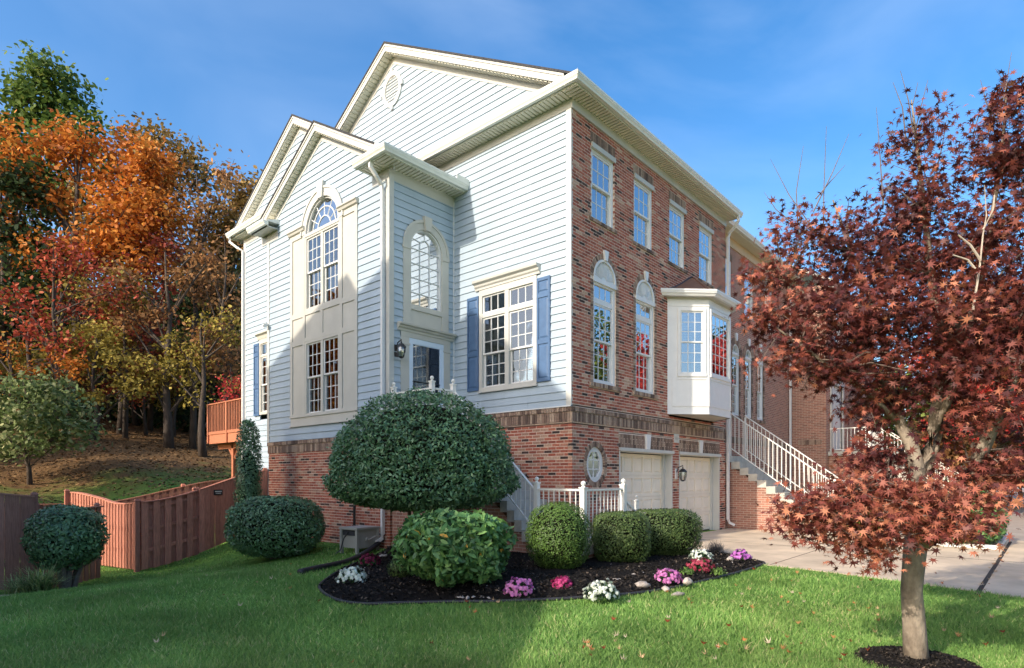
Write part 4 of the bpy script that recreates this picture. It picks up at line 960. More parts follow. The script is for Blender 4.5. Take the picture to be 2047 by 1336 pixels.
for y, z in ((1.62, 2.08), (1.17, 1.66), (.92, 1.42)): 
    m = MB(); m.tube([(-.0, y, z - .08), (-.09, y, z - .04), (-.09, y, z)], .015, 5); m.build('bracket', M['black'], rb)
# ================================================================= the attached neighbour to the right
nb = thing('neighbour_house', 'brown brick town house joined on the right, half hidden by the red maple', 'house')
NY = .6; FN = front(NY); NX1 = 16.15
NW = [(9.1, 9.95), (11.1, 11.95), (13.1, 13.95)]; NAR = [(9.95, 10.62), (11.12, 11.79), (12.29, 12.96)]
def holes(fr, a0, a1, z0, z1, hs):
    "wall sheet with rectangular openings"
    m = MB(); za = sorted({z0, z1, *[h[2] for h in hs], *[h[3] for h in hs]})
    for lo, hi in zip(za, za[1:]):
        for s0, s1 in cut([(a0, a1)], [(h[0], h[1]) for h in hs if h[2] <= lo and h[3] >= hi]): m.box(fr, s0, s1, lo, hi, -.12, 0)
    return m
hs = [(a, b, 7.25, 8.85) for a, b in NW] + [(a, b, 3.7, 6.2) for a, b in NAR]
holes(FN, XE, NX1, -.2, 9.3, hs).build('brick_wall', M['brick2'], nb)
m = MB(); m.wbox(XE, NX1, 11.9, 12, -.2, 9.3); m.build('rear_wall', M['siding'], nb)
hold = house
house = nb
for a, b in NW:
    w = casing('window', FN, a, b, 7.25, 8.85, .07, -.12, -.03, 'white', .12, .05); sash(w, FN, a + .07, b - .07, 8.02, 8.73, 3, 2, -.08); sash(w, FN, a + .07, b - .07, 7.3, 8.05, 3, 2, -.11); inner(w, FN, a + .05, b - .05, 7.3, 8.7, -.13, .6)
    t = MB(); soldiers(t, FN, a - .03, b + .03, 8.86, 9.07, .01, o0=-.05); t.build('window_lintel', M['brown'], w)['kind'] = 'stuff'
for a, b in NAR:
    c = (a + b) / 2; r = (b - a) / 2; s_ = 5.8
    w = casing('window', FN, a, b, 3.7, s_, .07, -.12, -.02, 'white', .06, .06); sash(w, FN, a + .07, b - .07, 4.72, s_ - .06, 2, 3, -.08); sash(w, FN, a + .07, b - .07, 3.76, 4.75, 2, 3, -.11); inner(w, FN, a + .05, b - .05, 3.7, 6.15, -.13, .6, .012, .4)
    t = MB(); t.ring(FN, c, s_, r, r + .2, 0, math.pi, 15, -.1, .03, gap=.06, tone=random.random)
    for i in range(30): t.box(FN, a - .1, a, 3.7 + i * .07, 3.76 + i * .07, -.05, .02, random.random()); t.box(FN, b, b + .1, 3.7 + i * .07, 3.76 + i * .07, -.05, .02, random.random())
    t.build('arch_brickwork', M['brown'], w)['kind'] = 'stuff'
    t = MB(); t.ring(FN, c, s_, r - .06, r, 0, math.pi, 14, -.1, .0); t.box(FN, a, b, s_ - .04, s_ + .04, -.1, .0); t.poly(FN, [(c - .05, s_ + r + .1), (c + .05, s_ + r + .1), (c + .08, s_ + r + .36), (c - .08, s_ + r + .36)], -.02, .06)
    for k in (1, 2, 3): t.tube([FN.p(c, s_, -.06), FN.p(c + r * math.cos(math.pi * k / 4), s_ + r * math.sin(math.pi * k / 4), -.06)], .012, 4)
    t.build('arch_trim', M['white'], w)
    q = MB(); q.poly(FN, [(c + (r - .05) * math.cos(math.pi * i / 12), s_ + (r - .05) * math.sin(math.pi * i / 12)) for i in range(13)], -.08, -.074); q.build('pane', M['glass'], w)
t = MB(); soldiers(t, FN, 9.7, 13.2, 3.6, 3.69, .03, .0572, o0=-.05); soldiers(t, FN, XE + .1, NX1, 2.74, 2.95, .02, o0=-.05); t.build('soldier_band', M['brown'], nb)['kind'] = 'stuff'
one('frieze_board', mat('tan_frieze', (.62, .45, .27), .5, .08, 5), nb, FN, XE + .02, NX1 + .3, 9.3, 9.62, -.05, .04)
soffit('soffit', FN, XE + .1, NX1 + .3, 9.62, 0, .36); gutter(FN, XE + .15, NX1 + .3, 9.64, .36)
m = MB(); m.loft([(XE + .01, NY - .4, 9.74), (XE + .01, 6.6, 13.4), (XE + .01, 6.6, 13.34), (XE + .01, NY - .4, 9.69)], [(NX1 + .3, NY - .4, 9.74), (NX1 + .3, 6.6, 13.4), (NX1 + .3, 6.6, 13.34), (NX1 + .3, NY - .4, 9.69)])
m.loft([(XE + .01, 12.5, 9.74), (XE + .01, 6.6, 13.4), (XE + .01, 6.6, 13.34), (XE + .01, 12.5, 9.69)], [(NX1 + .3, 12.5, 9.74), (NX1 + .3, 6.6, 13.4), (NX1 + .3, 6.6, 13.34), (NX1 + .3, 12.5, 9.69)]); m.build('roof', M['roof'], nb)
spout([(XE + .2, NY - .4, 9.66), (XE + .2, NY - .4, 9.5), (XE + .17, NY - .1, 9.25), (XE + .17, NY - .06, 9.15), (XE + .17, NY - .06, 3.2)], .045, nb)
spout([(NX1 - .25, NY - .08, 9.6), (NX1 - .25, NY - .08, .2)], .055, nb)
house = hold
# its stair towards the drive
ns = thing('neighbour_stair', 'brick and concrete stair with white railings right of the garages', 'stairs')
X0, X1 = 8.3, 9.6
m = MB(); m.wbox(X0 - .2, X1 + .1, -.05, NY - .02, 2.05, 2.25); m.build('landing', M['step'], ns)
m = MB(); m.wbox(X0, X1, -.04, NY - .03, -.1, 2.05); m.loft([(X0, -.04, -.1), (X0, -2.95, -.1), (X0, -2.95, .02), (X0, -.04, 1.92)], [(X1, -.04, -.1), (X1, -2.95, -.1), (X1, -2.95, .02), (X1, -.04, 1.92)]); m.build('stair_base', M['brick2'], ns)
stairs(ns, X0 - .03, X1 + .03, -.05, 2.25, -3.2, .0, 12)
nr = thing('neighbour_railing', 'pair of white metal railings down the stair right of the garages', 'railing')
for x in (X0 + .03, X1 - .03):
    railing(nr, (x, -.02, 2.5), (x, -2.9, .38), 1.08, .125, .0); post(nr, x, -2.94, .1, 1.5); post(nr, x, .0, 2.2, 3.6, .025)
# ---- third house further right
h3 = thing('far_brick_house', 'brick town house further along the row behind the red maple', 'house')
F3 = front(-.75); S3 = side(NX1)
m = holes(F3, NX1, 25, -.2, 9.3, [(17.0, 18.6, 2.75, 5.4), (19.5, 20.5, 7.2, 8.8), (17.4, 18.4, 7.2, 8.8)]); m.wbox(NX1, NX1 + .12, -.63, NY + 2, -.2, 9.3); m.build('brick_wall', M['brick2'], h3)
t = MB(); soldiers(t, S3, -.6, .3, 2.9, 3.1, .012, o0=-.02); t.build('soldier_band', M['brown'], h3)['kind'] = 'stuff'
m = MB(); m.box(F3, 16.75, 17.0, 2.6, 5.6, -.05, .05); m.box(F3, 18.6, 18.8, 2.6, 5.6, -.05, .05); m.box(F3, 16.75, 18.8, 5.4, 5.7, -.05, .06); ds = m.build('door_surround', M['trim'], h3)
m = MB(); m.box(F3, 17.0, 17.5, 2.7, 5.4, -.1, -.03); m.box(F3, 17.6, 18.6, 2.7, 5.4, -.1, -.04); m.build('front_door', M['white'], h3)
for a in (19.5, 17.4):
    house = h3; w = casing('window', F3, a, a + 1, 7.2, 8.8, .07, -.12, -.03); sash(w, F3, a + .07, a + .93, 8.0, 8.73, 3, 2, -.08); sash(w, F3, a + .07, a + .93, 7.27, 8.04, 3, 2, -.11); inner(w, F3, a + .05, a + .95, 7.2, 8.8, -.13, .6); house = hold
m = MB(); m.loft([(NX1 - .2, -1.1, 9.35), (NX1 - .2, 5.5, 13.2), (NX1 - .2, 5.5, 13.1), (NX1 - .2, -1.1, 9.25)], [(25, -1.1, 9.35), (25, 5.5, 13.2), (25, 5.5, 13.1), (25, -1.1, 9.25)]); m.box(F3, NX1 - .05, 25, 9.1, 9.35, -.05, .3); m.build('roof', M['trim'], h3)
p3 = thing('far_porch', 'brick porch with concrete slab and pale railing on the far house', 'porch')
m = MB(); m.wbox(16.5, 20.4, -2.2, -.76, -.1, 2.45); m.build('porch_base', M['brick2'], p3); m = MB(); m.wbox(16.4, 20.5, -2.3, -.76, 2.45, 2.62); m.build('porch_slab', M['step'], p3)
railing(p3, (16.5, -2.2, 2.6), (18.6, -2.2, 2.6), .95); railing(p3, (16.5, -.8, 2.6), (16.5, -2.2, 2.6), .95); post(p3, 16.5, -2.2, 2.6, 3.7); railing(p3, (18.6, -2.3, 2.6), (18.6, -5.2, .4), .95); railing(p3, (20.2, -2.3, 2.6), (20.2, -5.2, .4), .95); post(p3, 18.6, -2.25, 2.6, 3.7)
m = MB()
for i in range(12): m.wbox(18.5, 20.3, -2.3 - (i + 1) * .25, -2.3 - i * .25, -.1, 2.6 - (i + 1) * .2)
m.build('porch_steps', M['step'], p3)
# ================================================================= house across the lawn on the left (out of frame; shades the lawn)
sh = thing('opposite_house', 'gabled siding house across the lawn to the left of the view', 'house', (0, 0, 0))
HX = -16.0; SO = Fr((HX, 0), (0, 1), (1, 0))
prof = [(-2.9, -.4), (-2.9, 4.95), (1.0, 7.9), (1.0, 11.0), (4.5, 13.75), (6.12, 13.05), (6.6, 13.62), (11.2, 11.5), (11.2, -.4)]
m = MB(); m.poly(SO, prof, 0, -9); m.build('wall', M['brick2'], sh)
m = MB()
for (a0, z0), (a1, z1) in (((1.0, 10.95), (4.5, 13.8)), ((4.5, 13.8), (6.12, 13.1)), ((6.12, 13.1), (6.6, 13.67)), ((6.6, 13.67), (11.5, 11.4)), ((-3.2, 4.78), (1.0, 7.95))):
    m.poly(SO, [(a0, z0), (a1, z1), (a1, z1 + .12), (a0, z0 + .12)], .25, -9.2)
m.build('roof', M['roof'], sh)
for a, z in ((3, 3.6), (7.5, 3.6), (3, 6.8), (7.5, 6.8)):
    m = MB(); m.box(SO, a - .5, a + .5, z, z + 1.7, 0, .06); w = m.build('window', M['white'], sh); q = MB(); q.box(SO, a - .4, a + .4, z + .1, z + 1.6, .06, .07); q.build('pane', M['dark'], w)
# ================================================================= deck on the back of the house
dk = thing('wood_deck', 'red stained wooden deck with railing behind the house corner', 'deck')
x0, x1, y0, y1, zd = -1.15, 3.0, 12.1, 15.2, 3.1
m = MB(); m.wbox(x0, x1, y0, y1, zd - .06, zd); m.build('deck_floor', M['deck'], dk)
m = MB(); m.wbox(x0 - .04, x0, y0, y1, zd - .32, zd + .0); m.wbox(x0, x1, y1, y1 + .04, zd - .32, zd); m.build('rim_board', M['deck'], dk)
m = MB(); m.wbox(x0 - .07, x0 - .03, y0, y1 + .03, zd + .0, zd + .1); m.wbox(x0 - .09, x0 + .04, y0, y1 + .05, zd + 1.06, zd + 1.1); m.wbox(x0, x1, y1 - .02, y1 + .09, zd + 1.06, zd + 1.1); m.build('rail', M['deck'], dk)
for y in (y0 + .06, (y0 + y1) / 2, y1 - .02):
    m = MB(); m.wbox(x0 - .09, x0 - .0, y - .045, y + .045, zd - .3, zd + 1.05); m.build('rail_post', M['deck'], dk)
    if y > y0 + .2: m = MB(); m.wbox(x0 - .075, x0 - .015, y - .03, y + .03, zd + 1.1, zd + 1.2); m.build('post_lamp', M['black'], dk)
y = y0 + .18
while y < y1 - .08:
    m = MB(); m.wbox(x0 - .06, x0 - .03, y - .018, y + .018, zd + .05, zd + 1.06); m.build('baluster', M['deck'], dk); y += .125
x = x0 + .1
while x < x1:
    m = MB(); m.wbox(x - .018, x + .018, y1 + .03, y1 + .06, zd + .05, zd + 1.06); m.build('baluster', M['deck'], dk); x += .125
for px_, py_ in ((x0 + .35, 14.0), (x1 - .3, 14.6)):
    m = MB(); m.wbox(px_ - .07, px_ + .07, py_ - .07, py_ + .07, float(hz(px_, py_)) - .3, zd - .05); m.build('support_post', M['deck'], dk)
    m = MB(); m.tube([(px_, py_, zd - .9), (px_, py_ + .55, zd - .3)], .05, 4); m.tube([(px_, py_, zd - .9), (px_, py_ - .55, zd - .3)], .05, 4); m.build('brace', M['deck'], dk)
m = MB(); m.wbox(x0 + .28, x0 + .42, y0, y1, zd - .5, zd - .3); m.build('beam', M['deck'], dk)
# ================================================================= fences
def fence(label, pts, h, style='shadow', bw_=.14, topcurve=None, ends=True, mt='fence'):
    root = thing('wood_fence', label, 'fence'); k = 0
    for (p, q) in zip(pts, pts[1:]):
        p, q = np.array(p, float), np.array(q, float); L = np.linalg.norm(q - p); u = (q - p) / L; nn = np.array([u[1], -u[0]])
        def zt(s): 
            w = p + u * s; base = hz(*w); return float(base) + (h if topcurve is None else topcurve(s / L))
        def plank(s0, s1, o0, o1, zb=0.04, name='board'):
            m = MB(); c = []
            for s, o in ((s0, o0), (s1, o0), (s1, o1), (s0, o1)): w = p + u * s + nn * o; c.append((w[0], w[1], float(hz(*w)) + zb))
            for s, o in ((s0, o0), (s1, o0), (s1, o1), (s0, o1)): w = p + u * s + nn * o; c.append((w[0], w[1], zt(s)))
            m.quadbox(c); m.build(name, M[mt], root)
        if style == 'shadow':
            n = int(L / (bw_ * 1.5)); st_ = L / n
            for i in range(n):
                plank(i * st_ + .005, i * st_ + bw_, .022, .04); ov_ = .05 if bw_ > .1 else .018; plank(max(0, i * st_ + bw_ - ov_), min(L, (i + 1) * st_ + ov_), -.05, -.03)
        else:
            n = int(L / (bw_ + .006)); st_ = L / n
            for i in range(n): plank(i * st_, (i + 1) * st_ - .006 - (.012 if random.random() < .12 else 0), .025, .043)
        for fz in (.25, .6, .95):
            m = MB(); c = []
            for dz in (-.04, .04):
                for s, o in ((0, -.022), (L, -.022), (L, .022), (0, .022)): w = p + u * s + nn * o; zz = float(hz(*w)); c.append((w[0], w[1], zz + .1 + fz * (zt(s) - zz - .2) + dz))
            m.quadbox(c); m.build('rail', M[mt], root)
        m = MB(); k_ = 10
        for i in range(k_):
            c = []
            for dz in (0, .03):
                for s, o in ((L * i / k_, -.06), (L * (i + 1) / k_, -.06), (L * (i + 1) / k_, .06), (L * i / k_, .06)): w = p + u * s + nn * o; c.append((w[0], w[1], zt(s) + dz))
            m.quadbox(c)
        m.build('cap_rail', M[mt], root)
        npst = max(1, int(round(L / 2.3)))
        for i in range(npst + 1):
            s = L * i / npst; w = p + u * s - nn * .09; m = MB(); zz = float(hz(*w)); zp = zt(s) + .05
            m.wbox(w[0] - .05, w[0] + .05, w[1] - .05, w[1] + .05, zz - .1, zp); m.loft([(w[0] - .065, w[1] - .065, zp), (w[0] + .065, w[1] - .065, zp), (w[0] + .065, w[1] + .065, zp), (w[0] - .065, w[1] + .065, zp)], [(w[0] - .03, w[1] - .03, zp + .05), (w[0] + .03, w[1] - .03, zp + .05), (w[0] + .03, w[1] + .03, zp + .05), (w[0] - .03, w[1] + .03, zp + .05)]); m.build('post', M[mt], root)
    return root
FC = (-5.05, 9.62)
fence('red stained fence running from the yard corner to the house wall', [FC, (-3.6, 9.92)], 1.72, 'shadow', .17, lambda t: 1.72 + .02 * t)
fg = fence('solid red fence gate between the fence corner and the brick wall', [(-3.55, 9.93), (-1.42, 10.35)], 1.8, 'solid', .14, lambda t: 1.74 + .04 * t)
m = MB(); c = np.array([-3.02, 10.02]); u_ = np.array([.981, .193]); n_ = np.array([.193, -.981])
frg = Fr(tuple(c), tuple(u_), tuple(n_)); zz = float(hz(*c)) + 1.45; m.box(frg, -.13, .13, zz, zz + .15, .044, .055); sg = m.build('name_plate', M['black'], fg)
m = MB(); m.box(frg, -.1, .1, zz + .085, zz + .115, .055, .058); m.box(frg, -.08, .08, zz + .04, zz + .06, .055, .058); m.build('plate_marks', M['trim'], sg)
fence('red board fence running back from the corner, boards seen edge on', [FC, (-5.85, 12.6)], 1.75, 'shadow', .085, lambda t: 1.72 - .06 * math.sin(min(1, t * 2) * math.pi) + .2 * sm(.3, 1, t))
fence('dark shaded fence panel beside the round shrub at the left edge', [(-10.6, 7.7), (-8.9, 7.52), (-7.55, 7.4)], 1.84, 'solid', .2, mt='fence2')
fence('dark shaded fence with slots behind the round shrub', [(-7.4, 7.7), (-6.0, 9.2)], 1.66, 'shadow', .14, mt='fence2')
fence('sunlit low back fence along the foot of the wooded hill', [(-12, 14.3), (-8.5, 14.2), (-5.6, 13.9)], 1.5, 'shadow', .1)
fence('sunlit back fence of the middle yard below the deck', [(-4.9, 14.0), (-2.6, 13.6), (-.8, 13.4)], 1.45, 'shadow', .14)
# ================================================================= vegetation
LEAF = lambda name, stops, trans=.25, spec=.25, rough=.55, noise=.3: tonemat(name, stops, rough, spec, trans=trans, noise=noise, nscale=2.5)
M['holly'] = LEAF('dark_glossy_leaf', [(0, (.045, .10, .048)), (.5, (.115, .225, .10)), (.85, (.19, .33, .15)), (1, (.31, .47, .22))], .15, .5, .38)
M['boxwood'] = LEAF('boxwood_leaf', [(0, (.045, .085, .018)), (.5, (.085, .16, .03)), (1, (.17, .27, .065))], .2, .35, .45)
M['yew'] = LEAF('yew_leaf', [(0, (.03, .055, .018)), (.5, (.07, .115, .032)), (1, (.16, .22, .07))], .15, .3, .5)
M['rhodo'] = LEAF('rhododendron_leaf', [(0, (.045, .115, .035)), (.5, (.115, .25, .075)), (.94, (.26, .42, .13)), (.955, (.55, .22, .03)), (1, (.75, .42, .06))], .2, .4, .4)
M['core'] = mat('inner_twigs', (.018, .02, .012), .95, .4, 12, .5, 30, .05)
def superdirs(n):
    v = unit(RG.normal(size=(n, 3))); return v
def shrub_shape(d, rx, ry, up, dn, e):
    rz = np.where(d[:, 2] > 0, up, dn)
    if hasattr(e, '__len__'): e = np.where(d[:, 2] > 0, e[0], e[1])
    return (np.abs(d[:, 0] / rx) ** e + np.abs(d[:, 1] / ry) ** e + np.abs(d[:, 2] / rz) ** e) ** (-1 / e)
def shrub(name, label, cat, c, rx, ry, up, dn, e, n, leaf, mt, tmpl=KITE, rot=0, rough=.05, depth=.12, stem=None, group=None, flop=.6, lump=5, tonebias=0, toppale=0.0):
    x, y, z = c; root = thing(name, label, cat, (x, y, float(hz(x, y))), group); zb = z - float(hz(x, y))
    d = unit(RG.normal(size=(n, 3)) * np.array([rx, ry, (up + dn) / 2])); r = shrub_shape(d, rx, ry, up, dn, e)
    ph = RG.uniform(0, 6.28, 6)
    lumpf = lambda d: 1 + rough * (np.sin(lump * d[:, 0] * 2 + ph[0]) * np.sin(lump * d[:, 1] * 2 + ph[1]) + .6 * np.sin(lump * 2.3 * d[:, 2] + ph[2] + 3 * d[:, 0]))
    rr = r * lumpf(d) * (1 - depth * RG.random(n) ** 1.6 + .018 * RG.normal(size=n) + (RG.random(n) < .03) * RG.random(n) * .05)
    p = d * rr[:, None]; cr, sr = math.cos(rot), math.sin(rot)
    nrm = d / np.array([rx, ry, (up + dn) / 2]) + RG.normal(size=(n, 3)) * flop * .9; nrm[:, 2] += .25
    R2 = lambda q: np.c_[q[:, 0] * cr - q[:, 1] * sr, q[:, 0] * sr + q[:, 1] * cr, q[:, 2]]
    p = R2(p); nrm = R2(nrm); p[:, 2] += zb
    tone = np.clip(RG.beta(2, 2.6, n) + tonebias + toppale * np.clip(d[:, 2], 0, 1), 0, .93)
    if mt is M['rhodo']: tone[RG.random(n) < .008] = .99
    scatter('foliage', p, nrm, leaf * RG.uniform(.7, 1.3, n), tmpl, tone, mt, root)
    # twiggy heart of the plant
    V = []; F = []; nu, nv = 20, 12
    th = np.linspace(0, 2 * np.pi, nu, endpoint=False); phv = np.linspace(0, np.pi, nv + 1)
    D = np.array([[math.sin(b) * math.cos(a), math.sin(b) * math.sin(a), math.cos(b)] for b in phv for a in th]); q = D * (shrub_shape(D, rx, ry, up, dn, e) * lumpf(D) * (.93 - depth))[:, None]; q = R2(q); q[:, 2] += zb
    for j in range(nv):
        for i in range(nu): F.append((j * nu + i, j * nu + (i + 1) % nu, (j + 1) * nu + (i + 1) % nu, (j + 1) * nu + i))
    npmesh('twigs', q, F, M['core'], parent=root)
    if stem:
        m = MB()
        for k in range(stem[0]):
            a = 6.28 * k / stem[0] + random.random(); b = stem[2] * random.uniform(.3, 1)
            m.tube([(b * .5 * math.cos(a), b * .5 * math.sin(a), -.05), (b * math.cos(a), b * math.sin(a), (zb - dn) * .6 + .05), (1.9 * b * math.cos(a), 1.9 * b * math.sin(a), zb - dn * .4)], [stem[1], stem[1] * .8, stem[1] * .6], 6)
        m.build('stem', M['twig'], root)
    return root
def at(px, t, z): q = P(px, HY, t); return (q[0], q[1], z)
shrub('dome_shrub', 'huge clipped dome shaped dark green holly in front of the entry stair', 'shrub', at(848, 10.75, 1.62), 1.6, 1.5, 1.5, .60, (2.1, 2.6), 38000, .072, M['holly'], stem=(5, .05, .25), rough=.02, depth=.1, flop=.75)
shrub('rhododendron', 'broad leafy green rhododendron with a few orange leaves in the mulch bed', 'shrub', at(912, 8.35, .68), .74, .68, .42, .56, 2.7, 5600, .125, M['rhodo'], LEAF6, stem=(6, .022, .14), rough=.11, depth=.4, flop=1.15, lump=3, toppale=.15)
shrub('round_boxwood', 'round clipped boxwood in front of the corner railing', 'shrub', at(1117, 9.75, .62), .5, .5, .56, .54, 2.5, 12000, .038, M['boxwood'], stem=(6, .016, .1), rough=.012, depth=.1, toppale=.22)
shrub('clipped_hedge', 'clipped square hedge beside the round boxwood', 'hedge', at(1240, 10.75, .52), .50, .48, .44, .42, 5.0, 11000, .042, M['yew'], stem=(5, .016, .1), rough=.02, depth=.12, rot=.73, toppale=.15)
shrub('clipped_hedge', 'wider clipped hedge nearest the garage doors', 'hedge', at(1328, 11.7, .54), .66, .45, .42, .44, 5.0, 13000, .042, M['yew'], stem=(5, .016, .1), rough=.02, depth=.12, rot=-.9, toppale=.12)
shrub('oval_shrub', 'low oval dark green shrub on the lawn by the fence', 'shrub', at(552, 13.6, .48), 1.02, .8, .68, .66, 2.7, 13000, .072, M['holly'], stem=(5, .03, .2), rough=.02, depth=.12, rot=-.75, flop=.7)
shrub('round_shrub', 'round dark shrub on a thick trunk at the far left', 'shrub', at(132, 11.0, .52), .60, .58, .56, .62, 2.4, 9000, .075, M['holly'], stem=(7, .05, .2), rough=.05, depth=.25, tonebias=-.05)
shrub('column_yew', 'slim upright dark yew against the fence by the house', 'tree', at(497, 15.8, 1.35), .31, .31, 1.62, 1.7, 3.4, 9000, .07, M['holly'], stem=(3, .04, .08), rough=.1, depth=.35, lump=3, tonebias=-.06)
shrub('tiny_shrub', 'small olive green mound shrub left of the rhododendron', 'shrub', at(800, 9.05, .22), .19, .19, .15, .16, 2.4, 1500, .028, M['yew'], stem=(3, .008, .04), depth=.2)
shrub('green_bush', 'green leafy bush behind the maple trunk at the right', 'shrub', at(1935, 14.2, .6), 1.35, .7, .72, .65, 2.4, 9000, .09, M['rhodo'], LEAF6, depth=.25, rough=.07)
shrub('yellow_bush', 'yellow green bush beyond the driveway behind the maple', 'shrub', at(1720, 15.5, .35), .55, .5, .45, .4, 2.2, 3000, .07, LEAF('lime_leaf', [(0, (.12, .2, .02)), (1, (.35, .42, .06))]), depth=.3)
# liriope clump
def clump(name, label, x, y, n, L, mt, cat='plant', spread=1.0, w=.011):
    z = float(hz(x, y)); root = thing(name, label, cat, (x, y, z)); a = RG.uniform(0, 6.28, n); s = RG.uniform(.3, 1, n) * spread; V = []; F = []; T = []
    for i in range(n):
        l = L * RG.uniform(.6, 1.15); dx, dy = math.cos(a[i]), math.sin(a[i]); ox, oy = RG.normal(size=2) * .07 * spread
        for k in range(4):
            t = k / 3; r = l * s[i] * (t ** 1.3); h = l * (1.15 * t - .75 * s[i] * t * t); ww = w * (1 - t * .85)
            V += [(ox + dx * r - dy * ww, oy + dy * r + dx * ww, h), (ox + dx * r + dy * ww, oy + dy * r - dx * ww, h)]
        b = i * 8
        for k in range(3): F.append((b + 2 * k, b + 2 * k + 1, b + 2 * k + 3, b + 2 * k + 2)); T.append(RG.random())
    npmesh('leaves', V, F, mt, T, root); return root
LIR = LEAF('strap_leaf', [(0, (.10, .17, .06)), (.6, (.26, .35, .12)), (1, (.55, .55, .27))])
q = at(80, 9.9, 0); clump('grassy_clump', 'arching pale green strap leaved clump by the path at the left edge', q[0], q[1], 420, .52, LIR)
q = at(40, 10.3, 0); clump('grassy_clump', 'smaller strap leaved clump half outside the left edge', q[0], q[1], 200, .42, LIR)
q = at(1432, 12.4, 0); clump('lavender_clump', 'grey brown lavender tuft beside the white chrysanthemum at the driveway', q[0], q[1], 300, .32, LEAF('lavender', [(0, (.12, .1, .08)), (1, (.3, .27, .25))]), w=.006)
# chrysanthemums: leaves, blooms
MUM = {'white': [(0, (.62, .70, .58)), (1, (.88, .9, .82))], 'pink': [(0, (.55, .16, .45)), (1, (.82, .36, .66))], 'burgundy': [(0, (.12, .012, .035)), (1, (.26, .04, .09))], 'magenta': [(0, (.30, .02, .10)), (1, (.55, .07, .22))], 'red': [(0, (.28, .03, .06)), (1, (.5, .09, .14))], 'purple': [(0, (.42, .1, .45)), (1, (.66, .25, .66))]}
for k_ in list(MUM): M['mum_' + k_] = LEAF('bloom_' + k_, MUM[k_], .2, .2, .6, .12)
M['mumleaf'] = LEAF('mum_leaf', [(0, (.02, .05, .018)), (1, (.07, .13, .045))])
PETAL = [(.5 * math.cos(t) * (1 if i % 2 else .72), .5 * math.sin(t) * (1 if i % 2 else .72), .0) for i, t in enumerate(np.linspace(0, 6.2832, 12, endpoint=False))]
def mum(label, px, py, col, r):
    q = None
    t = (ZC - .1) * FPX / (py - HY); x, y, _ = P(px, py, t); z = .09; root = thing('chrysanthemum', label, 'flower', (x, y, z), None)
    n = 260; d = superdirs(n); d[:, 2] = np.abs(d[:, 2]); p = d * r * RG.uniform(.6, 1.05, (n, 1)) * np.array([1, 1, .85]); scatter('leaves', p, d + RG.normal(size=(n, 3)) * .6, .055, KITE, RG.random(n), M['mumleaf'], root)
    n = 115; d = superdirs(n * 2); d = d[d[:, 2] > -.1][:n]; n = len(d); p = d * r * RG.uniform(.84, 1.1, (n, 1)) * (1 + .1 * np.sin(3 * d[:, :1] + r * 90) * np.cos(4 * d[:, 1:2])) * np.array([1, 1, .88]) + np.array([0, 0, .02])
    P2 = np.concatenate([p, p + d * .008, p + d * .014]); N2 = np.concatenate([d + RG.normal(size=(n, 3)) * .25] * 3); S2 = np.concatenate([np.full(n, .062), np.full(n, .045), np.full(n, .026)]) * np.tile(RG.uniform(.75, 1.15, n), 3)
    scatter('blooms', P2, N2, S2, PETAL, np.clip(np.tile(RG.random(n) * .7, 3) + np.repeat([0, .15, .3], n), 0, 1), M['mum_' + col], root)
mum('white chrysanthemum mound at the left end of the mulch bed', 703, 1160, 'white', .205)
mum('dark burgundy chrysanthemum behind the white one at the left of the bed', 738, 1126, 'burgundy', .17)
mum('bright pink chrysanthemum right of the rhododendron', 1037, 1184, 'pink', .19)
mum('small magenta chrysanthemum below the round boxwood', 1124, 1174, 'magenta', .14)
mum('large white chrysanthemum at the front edge of the bed', 1203, 1194, 'white', .215)
mum('pink chrysanthemum left of the pale stones', 1334, 1160, 'pink', .18)
mum('dark red chrysanthemum in front of a white one near the driveway', 1400, 1137, 'red', .19)
mum('white chrysanthemum behind the dark red one near the driveway', 1402, 1120, 'white', .20)
mum('purple pink chrysanthemum at the right tip of the bed', 1481, 1116, 'purple', .17)
for px, py, lb in ((1373, 1146, 'small pale green plant left of the dark red chrysanthemum'), (1437, 1146, 'small pale green plant right of the dark red chrysanthemum')):
    t = (ZC - .1) * FPX / (py - HY); x, y, _ = P(px, py, t); r0 = thing('bedding_plant', lb, 'plant', (x, y, .09)); n = 160; d = superdirs(n); d[:, 2] = np.abs(d[:, 2]); scatter('leaves', d * .13 * RG.uniform(.4, 1, (n, 1)) * np.array([1, 1, .8]), d + RG.normal(size=(n, 3)) * .5, .05, KITE, RG.random(n), M['boxwood'], r0)
# stones
def stone(label, px, py, rx, ry, rz, rot=0, zg=.09):
    t = (ZC - zg) * FPX / (py - HY); x, y, _ = P(px, py, t); m = MB(); nu, nv = 12, 8; V = []
    ph = RG.uniform(0, 6.28, 4); rx, ry, rz = rx * .72, ry * .72, rz * .7
    for j in range(nv + 1):
        b = math.pi * j / nv
        for i in range(nu):
            a = 6.2832 * i / nu; k = 1 + .17 * math.sin(2 * a + ph[0]) + .14 * math.sin(3 * a + ph[1] + 2 * b) + .06 * math.sin(5 * a + 4 * b + ph[3]); X = rx * math.sin(b) * math.cos(a) * k; Y = ry * math.sin(b) * math.sin(a) * k; V.append((X * math.cos(rot) - Y * math.sin(rot), X * math.sin(rot) + Y * math.cos(rot), rz * .35 + rz * math.cos(b) * (.8 + .22 * math.sin(3 * a + ph[2]) + .12 * math.sin(5 * a + ph[0]))))
    m.v = V; m.f = [(j * nu + i, j * nu + (i + 1) % nu, (j + 1) * nu + (i + 1) % nu, (j + 1) * nu + i) for j in range(nv) for i in range(nu)]; m.t = [.5] * len(m.f)
    o = m.build('stone', M['stone'], smooth=True); o.location = (x, y, zg); tag(o, label, 'stone')
stone('large smooth pale stone in the middle of the mulch bed', 1284, 1172, .17, .10, .075, -.6)
